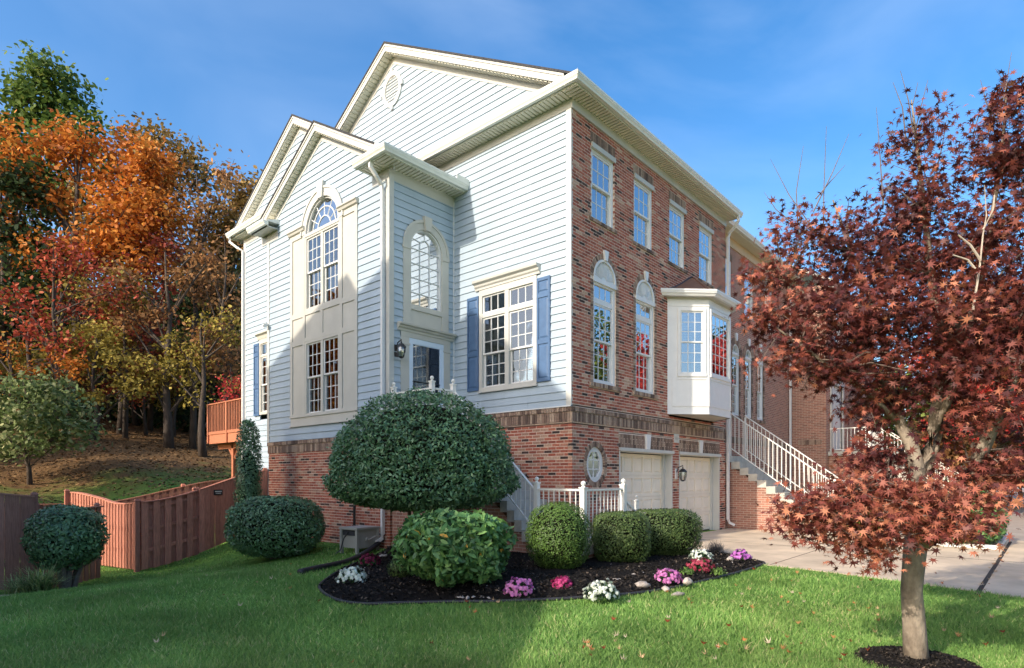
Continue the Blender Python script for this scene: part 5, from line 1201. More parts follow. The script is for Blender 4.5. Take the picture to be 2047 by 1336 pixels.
stone('squarish pale stone right of the pink chrysanthemum', 1374, 1166, .10, .09, .085, .3)
stone('small tan stone at the bed edge by the squarish stone', 1331, 1180, .1, .07, .06, .6, .05)
stone('small round pale stone behind the large one', 1266, 1152, .08, .06, .045)
stone('grey stone beside the purple chrysanthemum', 1459, 1120, .085, .08, .07)
stone('long flat grey stone behind the large white chrysanthemum', 1232, 1160, .12, .05, .03, -.7)
stone('orange brown stone lying on the bed edging', 1355, 1190, .14, .06, .05, -.5, .03)
stone('pale flat stone slab behind the burgundy chrysanthemum', 766, 1112, .18, .1, .04, .5)
stone('pale pebble in front of the tiny olive shrub', 833, 1167, .05, .04, .03)
stone('tan stone right of the magenta chrysanthemum', 1142, 1180, .05, .04, .03)
for i, px in enumerate((911, 923, 936, 949, 962, 975)):
    stone('small brownish edging stone in a row in front of the rhododendron', px + random.uniform(-3, 3), 1196 + i * .6 + random.uniform(-2, 2), random.uniform(.04, .06), random.uniform(.03, .045), random.uniform(.03, .045), random.random() * 3, .03); o = bpy.context.scene.objects[-1] if False else None
for o in sc.objects:
    if o.name.startswith('stone') and o.get('label', '').startswith('small brownish edging'): o['group'] = 'row of edging stones'
# pale petals and bits on the mulch
xs = RG.uniform(-5.6, 1.5, 900); ys = RG.uniform(-3.4, 2.5, 900); k = inside(BED, xs, ys); xs, ys = xs[k][:130], ys[k][:130]
tag(scatter('petal_litter', np.c_[xs, ys, np.full(len(xs), .135)], np.c_[RG.normal(size=(len(xs), 2)) * .3, np.ones(len(xs))], RG.uniform(.02, .05, len(xs)), KITE, RG.random(len(xs)), tonemat('petal', [(0, (.3, .24, .18)), (1, (.75, .7, .66))]), kind='stuff'), 'pale petals and bits scattered over the mulch', 'litter')
# ---- hose reel box, drain pipe
hx, hy = -2.45, 3.98; hr = thing('hose_reel_box', 'taupe plastic hose reel box standing by the brick wall', 'hose reel', (hx, hy, float(hz(hx, hy)))); hr.rotation_euler = (0, 0, .12)
def hb(name, mt, *bx):
    m = MB()
    for b in bx: m.wbox(*b)
    return m.build(name, M[mt], hr)
hb('lid', 'box', (-.33, .33, -.3, .3, .5, .545)); hb('body', 'box', (-.27, .29, -.26, .24, .1, .5))
for sx in (-1, 1):
    for sy in (-1, 1): hb('leg', 'box', (sx * .29 - .03, sx * .29 + .03, sy * .25 - .03, sy * .25 + .03, -.05, .5))
hb('opening', 'dark', (-.285, -.275, -.22, .22, .37, .48)); m = MB(); m.tube([(-.02, -.28, .28), (-.02, -.34, .28), (.12, -.36, .34), (.2, -.36, .33)], .018, 6); m.tube([(-.02, -.26, .28), (-.02, -.3, .28)], .05, 8); m.build('crank', M['box'], hr)
m = MB(); m.tube([(-.32, .0, .45), (-.36, .1, .3), (-.4, .16, .05), (-.5, .2, -.02)], .014, 6); m.build('hose', M['pipe'], hr)
m = MB(); m.tube([(DX - .02, 4.75, .95), (DX - .1, 4.75, .95), (DX - .12, 4.75, .9), (DX - .12, 4.75, .45)], .03, 6); tag(m.build('wall_spigot', M['black']), 'dark water tap and pipe on the brick above the hose reel box', 'tap')
pp = [(-2.1, 3.75, .16), (-2.35, 3.6, .10), (-2.9, 3.2, .06), (-3.7, 2.6, .05), (-4.5, 2.1, .045), (-5.2, 1.62, .045)]
m = MB(); P3 = []
for a, b in zip(pp, pp[1:]):
    for k in range(20): P3.append(tuple(np.array(a) + (np.array(b) - np.array(a)) * k / 20 + np.array([0, 0, float(hz(*(np.array(a) + (np.array(b) - np.array(a)) * k / 20)[:2]))])))
m.tube(P3, [.055 if i % 2 else .046 for i in range(len(P3))], 10); tag(m.build('drain_pipe', M['pipe'], smooth=True), 'black corrugated drain pipe lying on the lawn from the downspout', 'pipe')
# ================================================================= the red Japanese maple
M['maple'] = tonemat('maple_leaf', [(0, (.04, .011, .013)), (.4, (.13, .032, .028)), (.75, (.27, .075, .05)), (1, (.55, .22, .13))], .5, .3, trans=.22, noise=.25, nscale=3)
mp = thing('japanese_maple', 'red leaved Japanese maple with a pale grey trunk on the front lawn', 'tree', (0, 0, 0))
def Q(px, py, t): return P(px, py, t)
base = Q(1832, 1330, 5.14); base[2] = -.03
limbs = [
    ([(1832, 1330, 5.14), (1828, 1260, 5.13), (1822, 1180, 5.12), (1828, 1110, 5.12), (1834, 1060, 5.14)], [.1, .088, .08, .086, .09]),
    ([(1834, 1075, 5.13), (1829, 1000, 5.14), (1834, 940, 5.15), (1822, 890, 5.18), (1800, 850, 5.22), (1786, 800, 5.3), (1770, 700, 5.4), (1742, 600, 5.45), (1700, 500, 5.5), (1665, 400, 5.5)], [.085, .075, .062, .055, .045, .038, .03, .024, .016, .006]),
    ([(1836, 950, 5.15), (1853, 905, 5.15), (1866, 860, 5.2), (1872, 800, 5.25), (1880, 700, 5.3), (1862, 560, 5.35), (1848, 420, 5.4), (1832, 280, 5.4), (1822, 200, 5.4)], [.055, .05, .046, .042, .036, .03, .022, .013, .004]),
    ([(1870, 850, 5.2), (1892, 810, 5.15), (1915, 740, 5.1), (1950, 600, 5.1), (1975, 480, 5.15), (2000, 330, 5.2), (2012, 190, 5.2)], [.036, .034, .03, .026, .02, .013, .004]),
    ([(1838, 1085, 5.12), (1872, 1045, 5.05), (1905, 1005, 5.0), (1938, 955, 4.95), (1965, 900, 4.92), (2010, 800, 4.9), (2060, 680, 4.9), (2120, 520, 5.0)], [.09, .075, .066, .058, .05, .04, .03, .012]),
    ([(1838, 960, 5.14), (1862, 925, 5.2), (1880, 860, 5.35), (1885, 770, 5.5), (1890, 650, 5.6)], [.03, .028, .026, .022, .012]),
    ([(1900, 1010, 5.0), (1918, 960, 5.1), (1950, 935, 5.3), (1990, 900, 5.5), (2040, 880, 5.6)], [.026, .022, .018, .014, .006]),
    ([(1800, 850, 5.22), (1740, 790, 5.15), (1670, 740, 5.1), (1600, 690, 5.1), (1530, 640, 5.15)], [.028, .024, .018, .012, .004]),
    ([(1830, 1010, 5.13), (1770, 985, 4.9), (1700, 985, 4.75), (1640, 1010, 4.7), (1590, 1060, 4.7)], [.026, .022, .016, .01, .004]),
    ([(1840, 1020, 5.1), (1850, 990, 4.8), (1880, 1000, 4.5), (1910, 1040, 4.35)], [.022, .018, .012, .005]),
    ([(1786, 800, 5.3), (1720, 700, 5.25), (1640, 610, 5.3), (1570, 560, 5.35), (1500, 560, 5.35)], [.026, .02, .014, .009, .003]),
]
m = MB()
for pts, rad in limbs[:1]: 
    m.tube([Q(*q) if i else base for i, q in enumerate(pts)], rad, 14)
m.build('trunk', M['bark'], mp, smooth=True)
for pts, rad in limbs[1:]:
    m = MB(); m.tube([Q(*q) for q in pts], rad, 9); m.build('branch', M['bark'], mp, smooth=True)
NODES = np.array([Q(*q) for pts, rad in limbs[1:] for q in pts[1:]])
PADS = [(1640, 1040, 4.72, 95, 62, .35), (1735, 985, 4.65, 110, 52, .4), (1850, 990, 4.5, 120, 42, .4), (1910, 1055, 4.4, 90, 40, .3), (1760, 1118, 4.6, 45, 40, .18), (1700, 1075, 4.6, 55, 50, .25), (1590, 1010, 4.8, 50, 40, .25), (1800, 1050, 4.45, 80, 45, .25),
        (1540, 625, 5.2, 75, 40, .35), (1640, 660, 5.05, 110, 62, .45), (1640, 745, 5.15, 85, 40, .35), (1560, 735, 5.1, 45, 22, .2), (1750, 610, 5.1, 120, 80, .55), (1740, 730, 5.0, 95, 62, .45), (1800, 800, 5.2, 60, 42, .3), (1730, 830, 5.3, 60, 50, .3), (1760, 900, 5.0, 55, 40, .25), (1880, 640, 5.0, 120, 85, .6), (1960, 740, 4.8, 95, 65, .45), (2000, 830, 4.7, 75, 45, .35), (1900, 860, 5.5, 70, 40, .3), (2040, 640, 4.9, 90, 110, .5), (1870, 760, 5.4, 80, 45, .4), (2030, 930, 4.9, 60, 36, .3), (1965, 945, 4.75, 60, 34, .25), (1990, 1000, 4.7, 55, 30, .25), (1725, 925, 5.0, 60, 34, .25), (1820, 925, 5.45, 60, 30, .25), (1905, 800, 5.5, 60, 40, .3),
        (1590, 470, 5.4, 70, 62, .4), (1570, 540, 5.35, 70, 38, .35), (1680, 470, 5.45, 80, 60, .45), (1700, 540, 5.35, 90, 55, .45), (1640, 590, 5.2, 70, 40, .35), (1500, 555, 5.4, 26, 18, .12),
        (1825, 270, 5.4, 55, 62, .35), (1840, 350, 5.4, 70, 52, .4), (1800, 420, 5.4, 70, 50, .4), (1880, 430, 5.35, 75, 55, .45), (1820, 510, 5.3, 90, 60, .5), (1920, 500, 5.2, 90, 60, .5),
        (1990, 250, 5.2, 55, 62, .4), (1960, 330, 5.2, 70, 55, .4), (2030, 330, 5.1, 60, 80, .4), (2010, 430, 5.1, 80, 60, .45), (1990, 540, 5.0, 90, 60, .5), (2040, 200, 5.2, 40, 50, .3),
        (2130, 300, 5.2, 90, 120, .6), (2150, 520, 5.1, 110, 110, .7), (2160, 720, 5.0, 110, 90, .7), (2130, 860, 5.0, 80, 50, .5), (1880, 560, 5.9, 150, 90, .5), (2000, 650, 5.9, 130, 100, .5), (1760, 520, 5.9, 120, 70, .4)]
pos = []; tng = []; tone = []; tw = MB()
for px, py, t, rx, ry, rd in PADS:
    c = Q(px, py, t); rxm, rzm = rx * t / FPX, ry * t / FPX; nc = max(10, int(rx * ry / (78 if py > 560 else 100))); src = NODES[np.argmin(((NODES - c) ** 2).sum(1) - .0)]
    pad_sun_b = random.uniform(-.05, .05) + (.2 if py > 950 else (.12 if px < 1600 else -.05))  # random per pad; low and left pads paler, sunlight put into leaf tone
    for k in range(nc):
        v = unit(RG.normal(size=3)) * RG.random() ** .42; e = c + np.array([*(RT * v[0] * rxm + FW * v[1] * rd), v[2] * rzm])
        mid = src + (e - src) * .55 + RG.normal(size=3) * .05 + np.array([0, 0, .04])
        if k % 5 == 0: tw.tube([src, mid, e], [.007, .005, .002], 4, caps=False)
        dirn = unit(e - src); nl = RG.integers(7, 15); ct = RG.normal() * .19
        for j in range(nl):
            o = RG.normal(size=3) * np.array([.085, .085, .055]); p = e + o - dirn * RG.random() * .12
            pos.append(p); tng.append(unit(dirn * .5 + o * 6 + np.array([0, 0, -.55]))); tone.append(.46 + ct + RG.normal() * .16 + pad_sun_b)
tw.build('twigs', M['twig'], mp, 'stuff')
n = len(pos); nrm = RG.normal(size=(n, 3)) * .62 + np.array([-.25, -.1, .7])
ls = RG.uniform(.05, .105, n)
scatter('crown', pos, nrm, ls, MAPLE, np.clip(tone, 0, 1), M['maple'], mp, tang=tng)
# bare shoots above the crown
m = MB()
for a, b in (((1590, 400, 5.4), (1540, 318, 5.4)), ((1600, 400, 5.4), (1606, 292, 5.4)), ((1648, 395, 5.5), (1652, 253, 5.5)), ((1655, 360, 5.5), (1697, 268, 5.5)), ((1655, 370, 5.5), (1690, 330, 5.5)), ((1815, 215, 5.4), (1800, 142, 5.4)), ((1830, 220, 5.4), (1835, 165, 5.4)), ((1800, 230, 5.4), (1785, 165, 5.4)), ((1840, 220, 5.4), (1855, 160, 5.4)), ((2015, 190, 5.2), (2022, 105, 5.2)), ((2020, 180, 5.2), (1990, 138, 5.2)), ((1980, 210, 5.2), (1960, 160, 5.2)), ((2020, 190, 5.2), (2060, 130, 5.2)), ((1560, 420, 5.4), (1528, 385, 5.4)), ((1880, 300, 5.4), (1892, 240, 5.4)), ((1760, 330, 5.4), (1752, 215, 5.4))):
    p, q = Q(*a), Q(*b); p = p + (p - q) * .7; m.tube([p, (p + q) / 2 + RG.normal(size=3) * .015, q], [.006, .004, .0015], 4, caps=False)
m.build('bare_shoots', M['twig'], mp, 'stuff')
m = MB()
for pts in ([(1945, 620), (1958, 540), (1965, 470), (1972, 430), (1968, 370)], [(1960, 520), (1940, 490), (1915, 470)], [(1965, 460), (1985, 420), (1988, 390)], [(1955, 545), (1935, 520), (1905, 510)]):
    m.tube([Q(a, b, 4.85) for a, b in pts], [.01, .008, .006, .004, .002][:len(pts)], 5)
m.build('dead_branch', mat('bare_wood', (.42, .36, .30), .9, .15, 10), mp)

# ================================================================= woods behind
AUT = {
    'green': [(0, (.045, .085, .02)), (.5, (.13, .20, .04)), (1, (.32, .36, .09))], 'dark': [(0, (.016, .03, .012)), (.6, (.045, .075, .025)), (1, (.11, .14, .045))],
    'orange': [(0, (.22, .06, .015)), (.5, (.55, .18, .03)), (1, (.78, .38, .07))], 'red': [(0, (.16, .03, .02)), (.6, (.42, .08, .045)), (1, (.6, .22, .08))],
    'brown': [(0, (.12, .08, .025)), (.5, (.30, .19, .06)), (1, (.48, .33, .11))], 'rust': [(0, (.14, .065, .03)), (.5, (.36, .18, .07)), (1, (.54, .32, .14))],
    'gold': [(0, (.13, .11, .02)), (.5, (.32, .25, .05)), (1, (.55, .43, .1))], 'scarlet': [(0, (.3, .03, .03)), (.6, (.62, .07, .06)), (1, (.8, .2, .12))], 'sage': [(0, (.06, .10, .03)), (.5, (.17, .23, .08)), (1, (.46, .46, .24))]}
for k_, st_ in AUT.items(): M['t_' + k_] = tonemat('leaf_' + k_, st_, .6, .2, trans=.35, noise=.3, nscale=.8)
def tree(name, label, x, y, h, blobs, leaf, dens, kind, tr=.2, lean=0, group='trees on the wooded hill', bark='bark2', kind2=None, limbs_=True, flat=.7):
    "blobs: (dx right, dz height fraction of h, radius m, squash)"
    z0 = float(hz(x, y)); root = thing(name, label, 'tree', (x, y, z0), group)
    rt = np.array([RT[0], RT[1], 0]); fw = np.array([FW[0], FW[1], 0]); up = np.array([0, 0, 1.])
    m = MB(); top = np.array([lean, 0, h * .92]); npt = 7; tp = [np.array([lean * (i / 6) ** 1.5 + .12 * math.sin(i * 1.7 + x), .12 * math.cos(i * 2.1), h * .92 * i / 6]) for i in range(npt)]; tp[0][2] = -.3
    m.tube(tp, [tr * 1.25 if i == 0 else tr * (1 - .85 * i / 6) for i in range(npt)], 8); m.build('trunk', M[bark], root, smooth=True)
    br = MB(); pos = []; nr = []; tn = []
    for dx, hf, r, sq in blobs:
        for rep in range(1):
            c = rt * dx + fw * random.uniform(-.4, .6) * r + up * h * hf
            a = tp[min(6, max(1, int(6 * max(.1, hf - .14) / .92)))]
            br.tube([a, a + (c - a) * .55 + up * .1 * r, c, c + (c - a) * .25], [tr * .32, tr * .2, tr * .1, .01], 5, caps=False)
            ncl = max(8, int(dens * r * r * 14)); 
            for k in range(ncl):
                v = unit(RG.normal(size=3)); v *= RG.random() ** .38; cc = c + np.array([v[0] * r, v[1] * r, v[2] * r * sq]); nl = RG.integers(10, 22); s = leaf * 1.6
                if k % 7 == 0: br.tube([c + (cc - c) * .25, cc], [tr * .07 + .008, .006], 4, caps=False)
                pp_ = cc + RG.normal(size=(nl, 3)) * np.array([s, s, s * flat]); pos.append(pp_); tn.append(np.clip(.45 + RG.normal() * .17 + RG.normal(size=nl) * .14, 0, 1)); nr.append(RG.normal(size=(nl, 3)) * .6 + up * .6 + v * .4)
    br.build('branches', M[bark], root, 'stuff')
    pos, nr, tn = np.concatenate(pos), np.concatenate(nr), np.concatenate(tn)
    scatter('crown', pos, nr, leaf * RG.uniform(.7, 1.35, len(pos)), MAPLE[::1] if leaf < .12 else KITE2, tn, M['t_' + kind], root)
    return root
KITE2 = [(-.5, 0), (-.15, .3), (.25, .26), (.5, 0), (.2, -.28), (-.2, -.26)]
def wood(label, px, t, top, kind, blobs, name='autumn_tree', tr=.2, dens=1.0, leaf=.26, lean=0):
    q = P(px, HY, t); z0 = float(hz(q[0], q[1])); ztop = ZC + (HY - top) * t / FPX; tree(name, label, q[0], q[1], ztop - z0, blobs, leaf, dens, kind, tr, lean)
def crown(w, lo, hi, n, r0, sq=.75):
    out = []
    for i in range(n):
        f = lo + (hi - lo) * (i + .5) / n; env = math.sin(math.pi * min(1, max(0, (f - lo * .7) / (1.06 - lo * .7)))) ** .7
        out.append((random.uniform(-1, 1) * w * env, f, r0 * random.uniform(.75, 1.2) * (.6 + .4 * env), sq))
    return out
wood('tall green topped tree at the top left corner of the wood', 30, 44, 108, 'green', crown(3.2, .62, .97, 10, 2.0), tr=.32, leaf=.34)
wood('green tree just right of the tallest one on the skyline', 152, 44, 200, 'green', crown(2.2, .62, .96, 7, 1.7), tr=.25, leaf=.32)
wood('bright orange maple spreading across the upper left of the wood', 150, 34, 232, 'orange', crown(5.2, .5, .95, 21, 1.7), tr=.28, leaf=.26)
wood('olive brown oak on the skyline right of the orange maple', 300, 43, 232, 'brown', crown(4.2, .5, .96, 15, 1.75), tr=.3, leaf=.3, dens=.8)
wood('thin brown oak with bare twigs near the house roof', 395, 40, 300, 'rust', crown(3.2, .45, .95, 11, 1.5), tr=.25, leaf=.27, dens=.6)
wood('golden brown tree standing next to the house gable', 462, 42, 335, 'brown', crown(2.4, .45, .96, 11, 1.6), tr=.25, leaf=.3)
wood('dark green tree at the left edge below the green tops', 5, 33, 300, 'dark', crown(2.2, .35, .95, 12, 1.4), tr=.3, leaf=.26)
wood('red maple below the orange one', 240, 34, 420, 'red', crown(3.6, .4, .95, 12, 1.25), tr=.2, leaf=.22, dens=.75)
wood('small red maple at the left under the dark tree', 110, 30, 470, 'red', crown(3.2, .45, .95, 9, 1.1), tr=.16, leaf=.2, dens=.75)
wood('yellow green tree filling the middle left of the wood', 120, 33, 520, 'gold', crown(4.6, .35, .95, 16, 1.3), tr=.2, leaf=.22, dens=.8)
wood('rust brown tree with layered boughs left of the house', 335, 32, 470, 'rust', crown(3.6, .3, .95, 15, 1.2, .5), tr=.24, leaf=.2, dens=.75)
wood('thin reddish brown tree touching the house corner', 448, 35, 440, 'rust', crown(2.4, .3, .95, 11, 1.1, .6), tr=.2, leaf=.2, dens=.6)
wood('golden lower tree beside the deck', 405, 31, 600, 'gold', crown(2.6, .35, .93, 9, 1.0, .5), tr=.2, leaf=.18, dens=.8)
wood('crimson understorey tree deep in the middle of the wood', 270, 38, 560, 'red', crown(3.2, .3, .9, 9, 1.2, .5), tr=.16, leaf=.22, dens=.8)
wood('brown red understorey tree right of the crimson one', 350, 40, 600, 'rust', crown(3.6, .25, .9, 10, 1.2, .5), tr=.16, leaf=.22, dens=.8)
wood('dark evergreen deep in the wood behind the deck', 430, 46, 560, 'dark', crown(4.0, .1, .95, 16, 1.9), tr=.25, leaf=.3)
wood('dark evergreen deep in the middle of the wood', 300, 52, 600, 'dark', crown(5.0, .1, .95, 16, 2.1), tr=.25, leaf=.34)
wood('dark evergreen deep at the left of the wood', 140, 50, 600, 'dark', crown(5.0, .1, .95, 16, 2.1), tr=.25, leaf=.34)
wood('dark tree at the left edge of the wood floor', -60, 40, 450, 'dark', crown(4.0, .2, .95, 14, 1.9), tr=.25, leaf=.32)
wood('low golden tree at the left foot of the wood', 95, 36, 650, 'gold', crown(3.6, .3, .9, 11, 1.3, .6), tr=.12, leaf=.2, dens=.9)
wood('low rust tree under the red maple', 215, 38, 625, 'rust', crown(3.8, .3, .9, 11, 1.35, .6), tr=.12, leaf=.2, dens=.9)
wood('low red tree in the centre of the wood edge', 290, 35, 670, 'red', crown(3.2, .35, .9, 9, 1.15, .55), tr=.1, leaf=.19, dens=.8)
wood('low olive tree near the bare trunk', 350, 36, 655, 'gold', crown(3.4, .32, .9, 10, 1.25, .6), tr=.12, leaf=.2, dens=.9)
wood('low dark tree behind the deck rail', 425, 38, 640, 'brown', crown(3.2, .25, .9, 10, 1.3, .6), tr=.12, leaf=.2, dens=.9)
wood('orange red sapling glowing beside the house wall', 466, 27, 715, 'scarlet', [(0, .8, .5, .5), (.3, .72, .45, .5), (-.2, .66, .4, .5)], tr=.05, leaf=.13, dens=1.3)
wood('amber tree at the left edge above the dogwood', 20, 29, 660, 'orange', crown(2.4, .45, .93, 7, 1.0, .6), tr=.14, leaf=.18, dens=.8)
wood('olive gold tree behind the dogwood', 190, 31, 640, 'gold', crown(3.4, .3, .93, 11, 1.1, .55), tr=.16, leaf=.19, dens=.8)
wood('pale sage green dogwood in front of the wood at the left', 55, 23.5, 745, 'sage', [(-1.2, .82, .95, .6), (.2, .88, .9, .6), (1.2, .78, .9, .55), (-2.0, .6, 1.0, .6), (-.6, .62, 1.0, .6), (.8, .6, 1.0, .6), (1.9, .62, .8, .5), (-1.2, .38, .9, .6), (.3, .38, .9, .6), (1.4, .42, .8, .5), (2.3, .5, .6, .4)], 'dogwood_tree', tr=.09, leaf=.17, dens=2.6)
# extra bare trunks between the trees
for i, (px, t, tp_, r) in enumerate(((385, 33, 640, .16), (145, 34, 560, .16), (300, 37, 520, .14), (250, 33, 600, .12), (60, 31, 600, .13), (330, 44, 480, .14), (190, 47, 480, .13), (360, 48, 500, .13))):
    q = P(px, HY, t); z0 = float(hz(q[0], q[1])); h = ZC + (HY - tp_) * t / FPX - z0
    root = thing('bare_tree', ['thick grey trunk standing beside the deck with bare low limbs', 'slim dark trunk left of the middle of the wood', 'thin trunk deep in the wood under the red leaves', 'thin leaning trunk among the golden leaves', 'dark trunk behind the dogwood', 'thin far trunk under the thin brown oak', 'thin far trunk behind the red maple', 'far trunk near the deck corner'][i], 'tree', (q[0], q[1], z0), 'bare trunks on the wooded hill')
    m = MB(); m.tube([(0, 0, -.3), (.05, 0, h * .4), (.1 * math.sin(i), .1, h * .7), (.2 * math.sin(i * 2), 0, h)], [r * 1.3, r, r * .7, r * .2], 8); m.build('trunk', M['bark2'], root, smooth=True)
    m = MB()
    for k in range(9):
        a = random.uniform(0, 6.28); zz = h * random.uniform(.28, .9); L = random.uniform(1, 2.8); dv = np.array([math.cos(a), math.sin(a), random.uniform(-.15, .5)]); b0 = np.array([.05, 0, zz])
        m.tube([b0, b0 + dv * L * .5 + np.array([0, 0, .1]), b0 + dv * L + np.array([0, 0, random.uniform(-.3, .3)])], [r * .25, r * .15, .008], 4, caps=False)
        for _ in range(2): e = b0 + dv * L * random.uniform(.4, .8); m.tube([e, e + RG.normal(size=3) * .5], [r * .1, .006], 4, caps=False)
    m.build('branches', M['bark2'], root, 'stuff')
# trees just outside the left edge of the view whose shade lies on the hill
for px, t, tp_, lb in ((-330, 30, 560, 'tree left of the view shading the hill'), (-560, 34, 560, 'second tree left of the view shading the hill'), (-420, 24, 640, 'lower tree left of the view near the back fence'), (-900, 32, 540, 'far left tree at the edge of the wood'), (-700, 42, 560, 'tall tree behind the far left ones')):
    wood(lb, px, t, tp_, random.choice(['orange', 'gold', 'red', 'rust']), crown(4.5, .12, .95, 18, 1.9), leaf=.34, dens=.95)
tree('autumn_tree', 'orange tree left of the view mirrored in the tall window', -9.9, 19.0, 10.0, crown(1.8, .25, .95, 16, 1.35), .26, 1.5, 'orange', .16)
# the dark mass of the wood far up the hill
n = 30000; t_ = RG.uniform(54, 72, n); px_ = RG.uniform(-500, 700, n); w_ = CAM + t_[:, None] * (FW + RT * ((px_ - CX) / FPX)[:, None]); zz_ = hz(w_[:, 0], w_[:, 1]) + RG.random(n) ** 1.3 * (13 + 3 * np.sin(w_[:, 0] * .5))
n2 = 11000; t2 = RG.uniform(38, 47, n2); p2 = RG.uniform(-200, 560, n2); w2 = CAM + t2[:, None] * (FW + RT * ((p2 - CX) / FPX)[:, None]); z2 = hz(w2[:, 0], w2[:, 1]) + RG.random(n2) ** 1.2 * (3.2 + 1.2 * np.sin(w2[:, 0] * 1.3))
tag(scatter('undergrowth', np.c_[w2, z2], RG.normal(size=(n2, 3)), RG.uniform(.22, .45, n2), KITE2, np.clip(.3 + .25 * RG.normal(size=n2), 0, 1), M['t_dark'], kind='stuff'), 'dark undergrowth between the trunks at the edge of the wood', 'undergrowth')
tag(scatter('far_woodland', np.c_[w_, zz_], RG.normal(size=(n, 3)), RG.uniform(.5, 1.1, n), KITE2, np.clip(.3 + .2 * RG.normal(size=n), 0, 1), M['t_dark'], kind='stuff'), 'dark mass of the wood further up the hill', 'woodland')
# bright red tree down the row, seen through and reflected in the front windows
tree('scarlet_tree', 'bright scarlet tree glimpsed behind the Japanese maple', 19.0, -5.2, 8.6, crown(2.7, .4, .95, 15, 1.35), .17, 1.1, 'scarlet', .16, group='trees down the row')
tree('green_tree', 'green tree further right behind the Japanese maple', 27.0, -9.0, 10.5, crown(3.2, .4, .95, 13, 1.7), .26, .9, 'dark', .2, group='trees down the row')
for x_, y_, h_, kd, lb in ((24, -17, 13, 'green', 'green street tree opposite the garages, outside the view'), (34, -19, 14, 'gold', 'golden street tree opposite the row, outside the view'), (15, -20, 12, 'rust', 'rusty street tree opposite the drive, outside the view'), (44, -12, 11, 'rust', 'rust brown tree closing the far end of the street'), (46, -4, 12, 'dark', 'dark tree closing the far end of the street'), (52, -8, 13, 'green', 'tall green tree behind those closing the street'), (40, -8.5, 7, 'scarlet', 'small red tree at the far end of the street'), (7, -24, 8, 'green', 'green tree far across the street, outside the view'), (20.5, -9.6, 9.5, 'scarlet', 'scarlet street tree mirrored in the front windows, outside the view'), (34, -2.0, 8, 'green', 'green tree at the end of the brick row'), (38, 2.5, 9.5, 'rust', 'rust tree beyond the end of the brick row'), (41, -3.5, 8, 'gold', 'golden tree beyond the end of the brick row'), (30, -4.5, 5, 'rust', 'small rust tree before the end of the brick row')):
    tree('street_tree', lb, x_, y_, h_, crown(3.2, .3, .95, 13, 1.8), .3, .6, kd, .2, group='trees down the row')
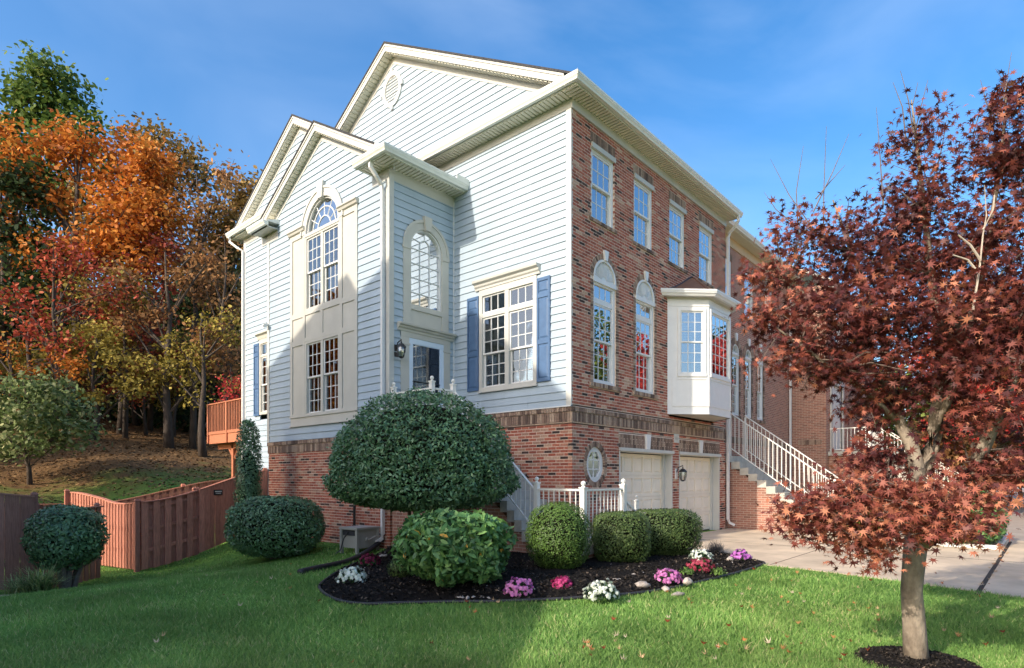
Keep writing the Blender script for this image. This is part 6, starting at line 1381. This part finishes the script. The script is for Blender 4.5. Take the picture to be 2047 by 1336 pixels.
# ================================================================= lawn, fallen leaves
def mkgrass(n=330000):
    t = 1 / RG.uniform(1 / 26, 1 / 4.2, n); px = RG.uniform(-260, 2350, n); w = CAM + t[:, None] * (FW + RT * ((px - CX) / FPX)[:, None]); x, y = w[:, 0], w[:, 1]
    k = ~inside(BED, x, y) & ~inside(DRIVE, x, y) & ~inside(WALKP, x, y) & (np.hypot(x - MB0[0], y - MB0[1]) > .42)
    k &= ~((x > DX - .1) & (y > -.3)) & ~((x > 1.0) & (y < 0)) & (y < 14) & ~((x > -10.6) & (x < -7.3) & (y > 7.2) & (y < 8))
    for cx_, cy_, r_ in ((*at(552, 13.6, 0)[:2], .75), (*at(132, 11.0, 0)[:2], .5)): k &= np.hypot(x - cx_, y - cy_) > r_
    x, y, t = x[k], y[k], t[k]; n = len(x); z = hz(x, y); hgt = RG.uniform(.03, .062, n) * (1 + .25 * np.sin(x * 2.1) * np.sin(y * 1.7)); wd_ = (.0022 + .0006 * t) * RG.uniform(.7, 1.3, n); a = RG.uniform(0, 6.28, n); ln = RG.normal(size=(n, 2)) * .028
    b0 = np.c_[x - wd_ * np.cos(a), y - wd_ * np.sin(a), z - .004]; b1 = np.c_[x + wd_ * np.cos(a), y + wd_ * np.sin(a), z - .004]; tp = np.c_[x + ln[:, 0], y + ln[:, 1], z + hgt]
    V = np.stack([b0, b1, tp], 1).reshape(-1, 3); patch = .5 + .5 * np.sin(x * 1.1 + 2 * np.sin(y * .8)) * np.sin(y * 1.3 + x * .4)
    patch2 = np.clip(np.sin(x * 3.7 + 1.5 * np.sin(y * 2.9)) * np.sin(y * 3.1 + x * 1.3) - .35, 0, 1); tone = np.clip(RG.beta(2, 3, n) * .7 + .22 * patch + .5 * patch2 * RG.random(n) + (RG.random(n) < .1) * .5, 0, 1)
    tag(npmesh('lawn_grass', V, np.arange(3 * n).reshape(n, 3), M['grass'], tone, kind='stuff'), 'short green mown lawn grass', 'grass')
mkgrass()
n = 26000; xs = RG.uniform(-12, 22, n); ys = 13 + 26 * RG.random(n) ** .8
tag(scatter('hill_leaf_litter', np.c_[xs, ys, hz(xs, ys) + .015], np.c_[RG.normal(size=(n, 2)) * .35, np.ones(n)], RG.uniform(.08, .17, n), KITE2, RG.random(n), tonemat('litter_leaf', [(0, (.06, .035, .02)), (.5, (.19, .10, .045)), (1, (.36, .22, .1))]), kind='stuff'), 'fallen brown leaves covering the wooded hill', 'leaves')
lm = []
for k in range(6):
    q = MB(); q.v = [(x * .9, y * .9, .1 * math.sin(x * 9 + k) + .2 * (abs(y) > .2)) for x, y, _ in MAPLE]; q.f = [tuple(range(len(MAPLE)))]; q.t = [k / 5]; lm.append(q.mesh('fallen_leaf', LEAFJ, norm=False))
cnt = 0; tries = 0
while cnt < 110 and tries < 4000:
    tries += 1; px = random.uniform(250, 2030) if random.random() < .3 else random.uniform(1150, 2040); py = random.uniform(1120, 1332); t = ZC * FPX / (py - HY); x, y, _ = P(px, py, t)
    if inside(BED, np.array([x]), np.array([y]))[0] or x > 1.8: continue
    ondrive = inside(DRIVE, np.array([x]), np.array([y]))[0]
    o = ob('fallen_leaf', random.choice(lm), None, (x, y, float(hz(x, y)) + (.02 if ondrive else .062))); s = random.uniform(.06, .1); o.scale = (s, s, s * 1.4); o.rotation_euler = (random.uniform(-.4, .4), random.uniform(-.4, .4), random.uniform(0, 6.28)); tag(o, 'single dry fallen leaf lying on the front lawn', 'leaf', 'fallen leaves on the lawn'); cnt += 1
for k in range(26):
    x = random.uniform(.3, 7); o = ob('fallen_leaf', random.choice(lm), None, (x, -6.68 + random.uniform(-.07, .07), .024)); s = random.uniform(.06, .1); o.scale = (s, s, s); o.rotation_euler = (0, 0, random.uniform(0, 6.28)); tag(o, 'dry leaf caught in the joint between the two driveways', 'leaf', 'leaves in the driveway joint')
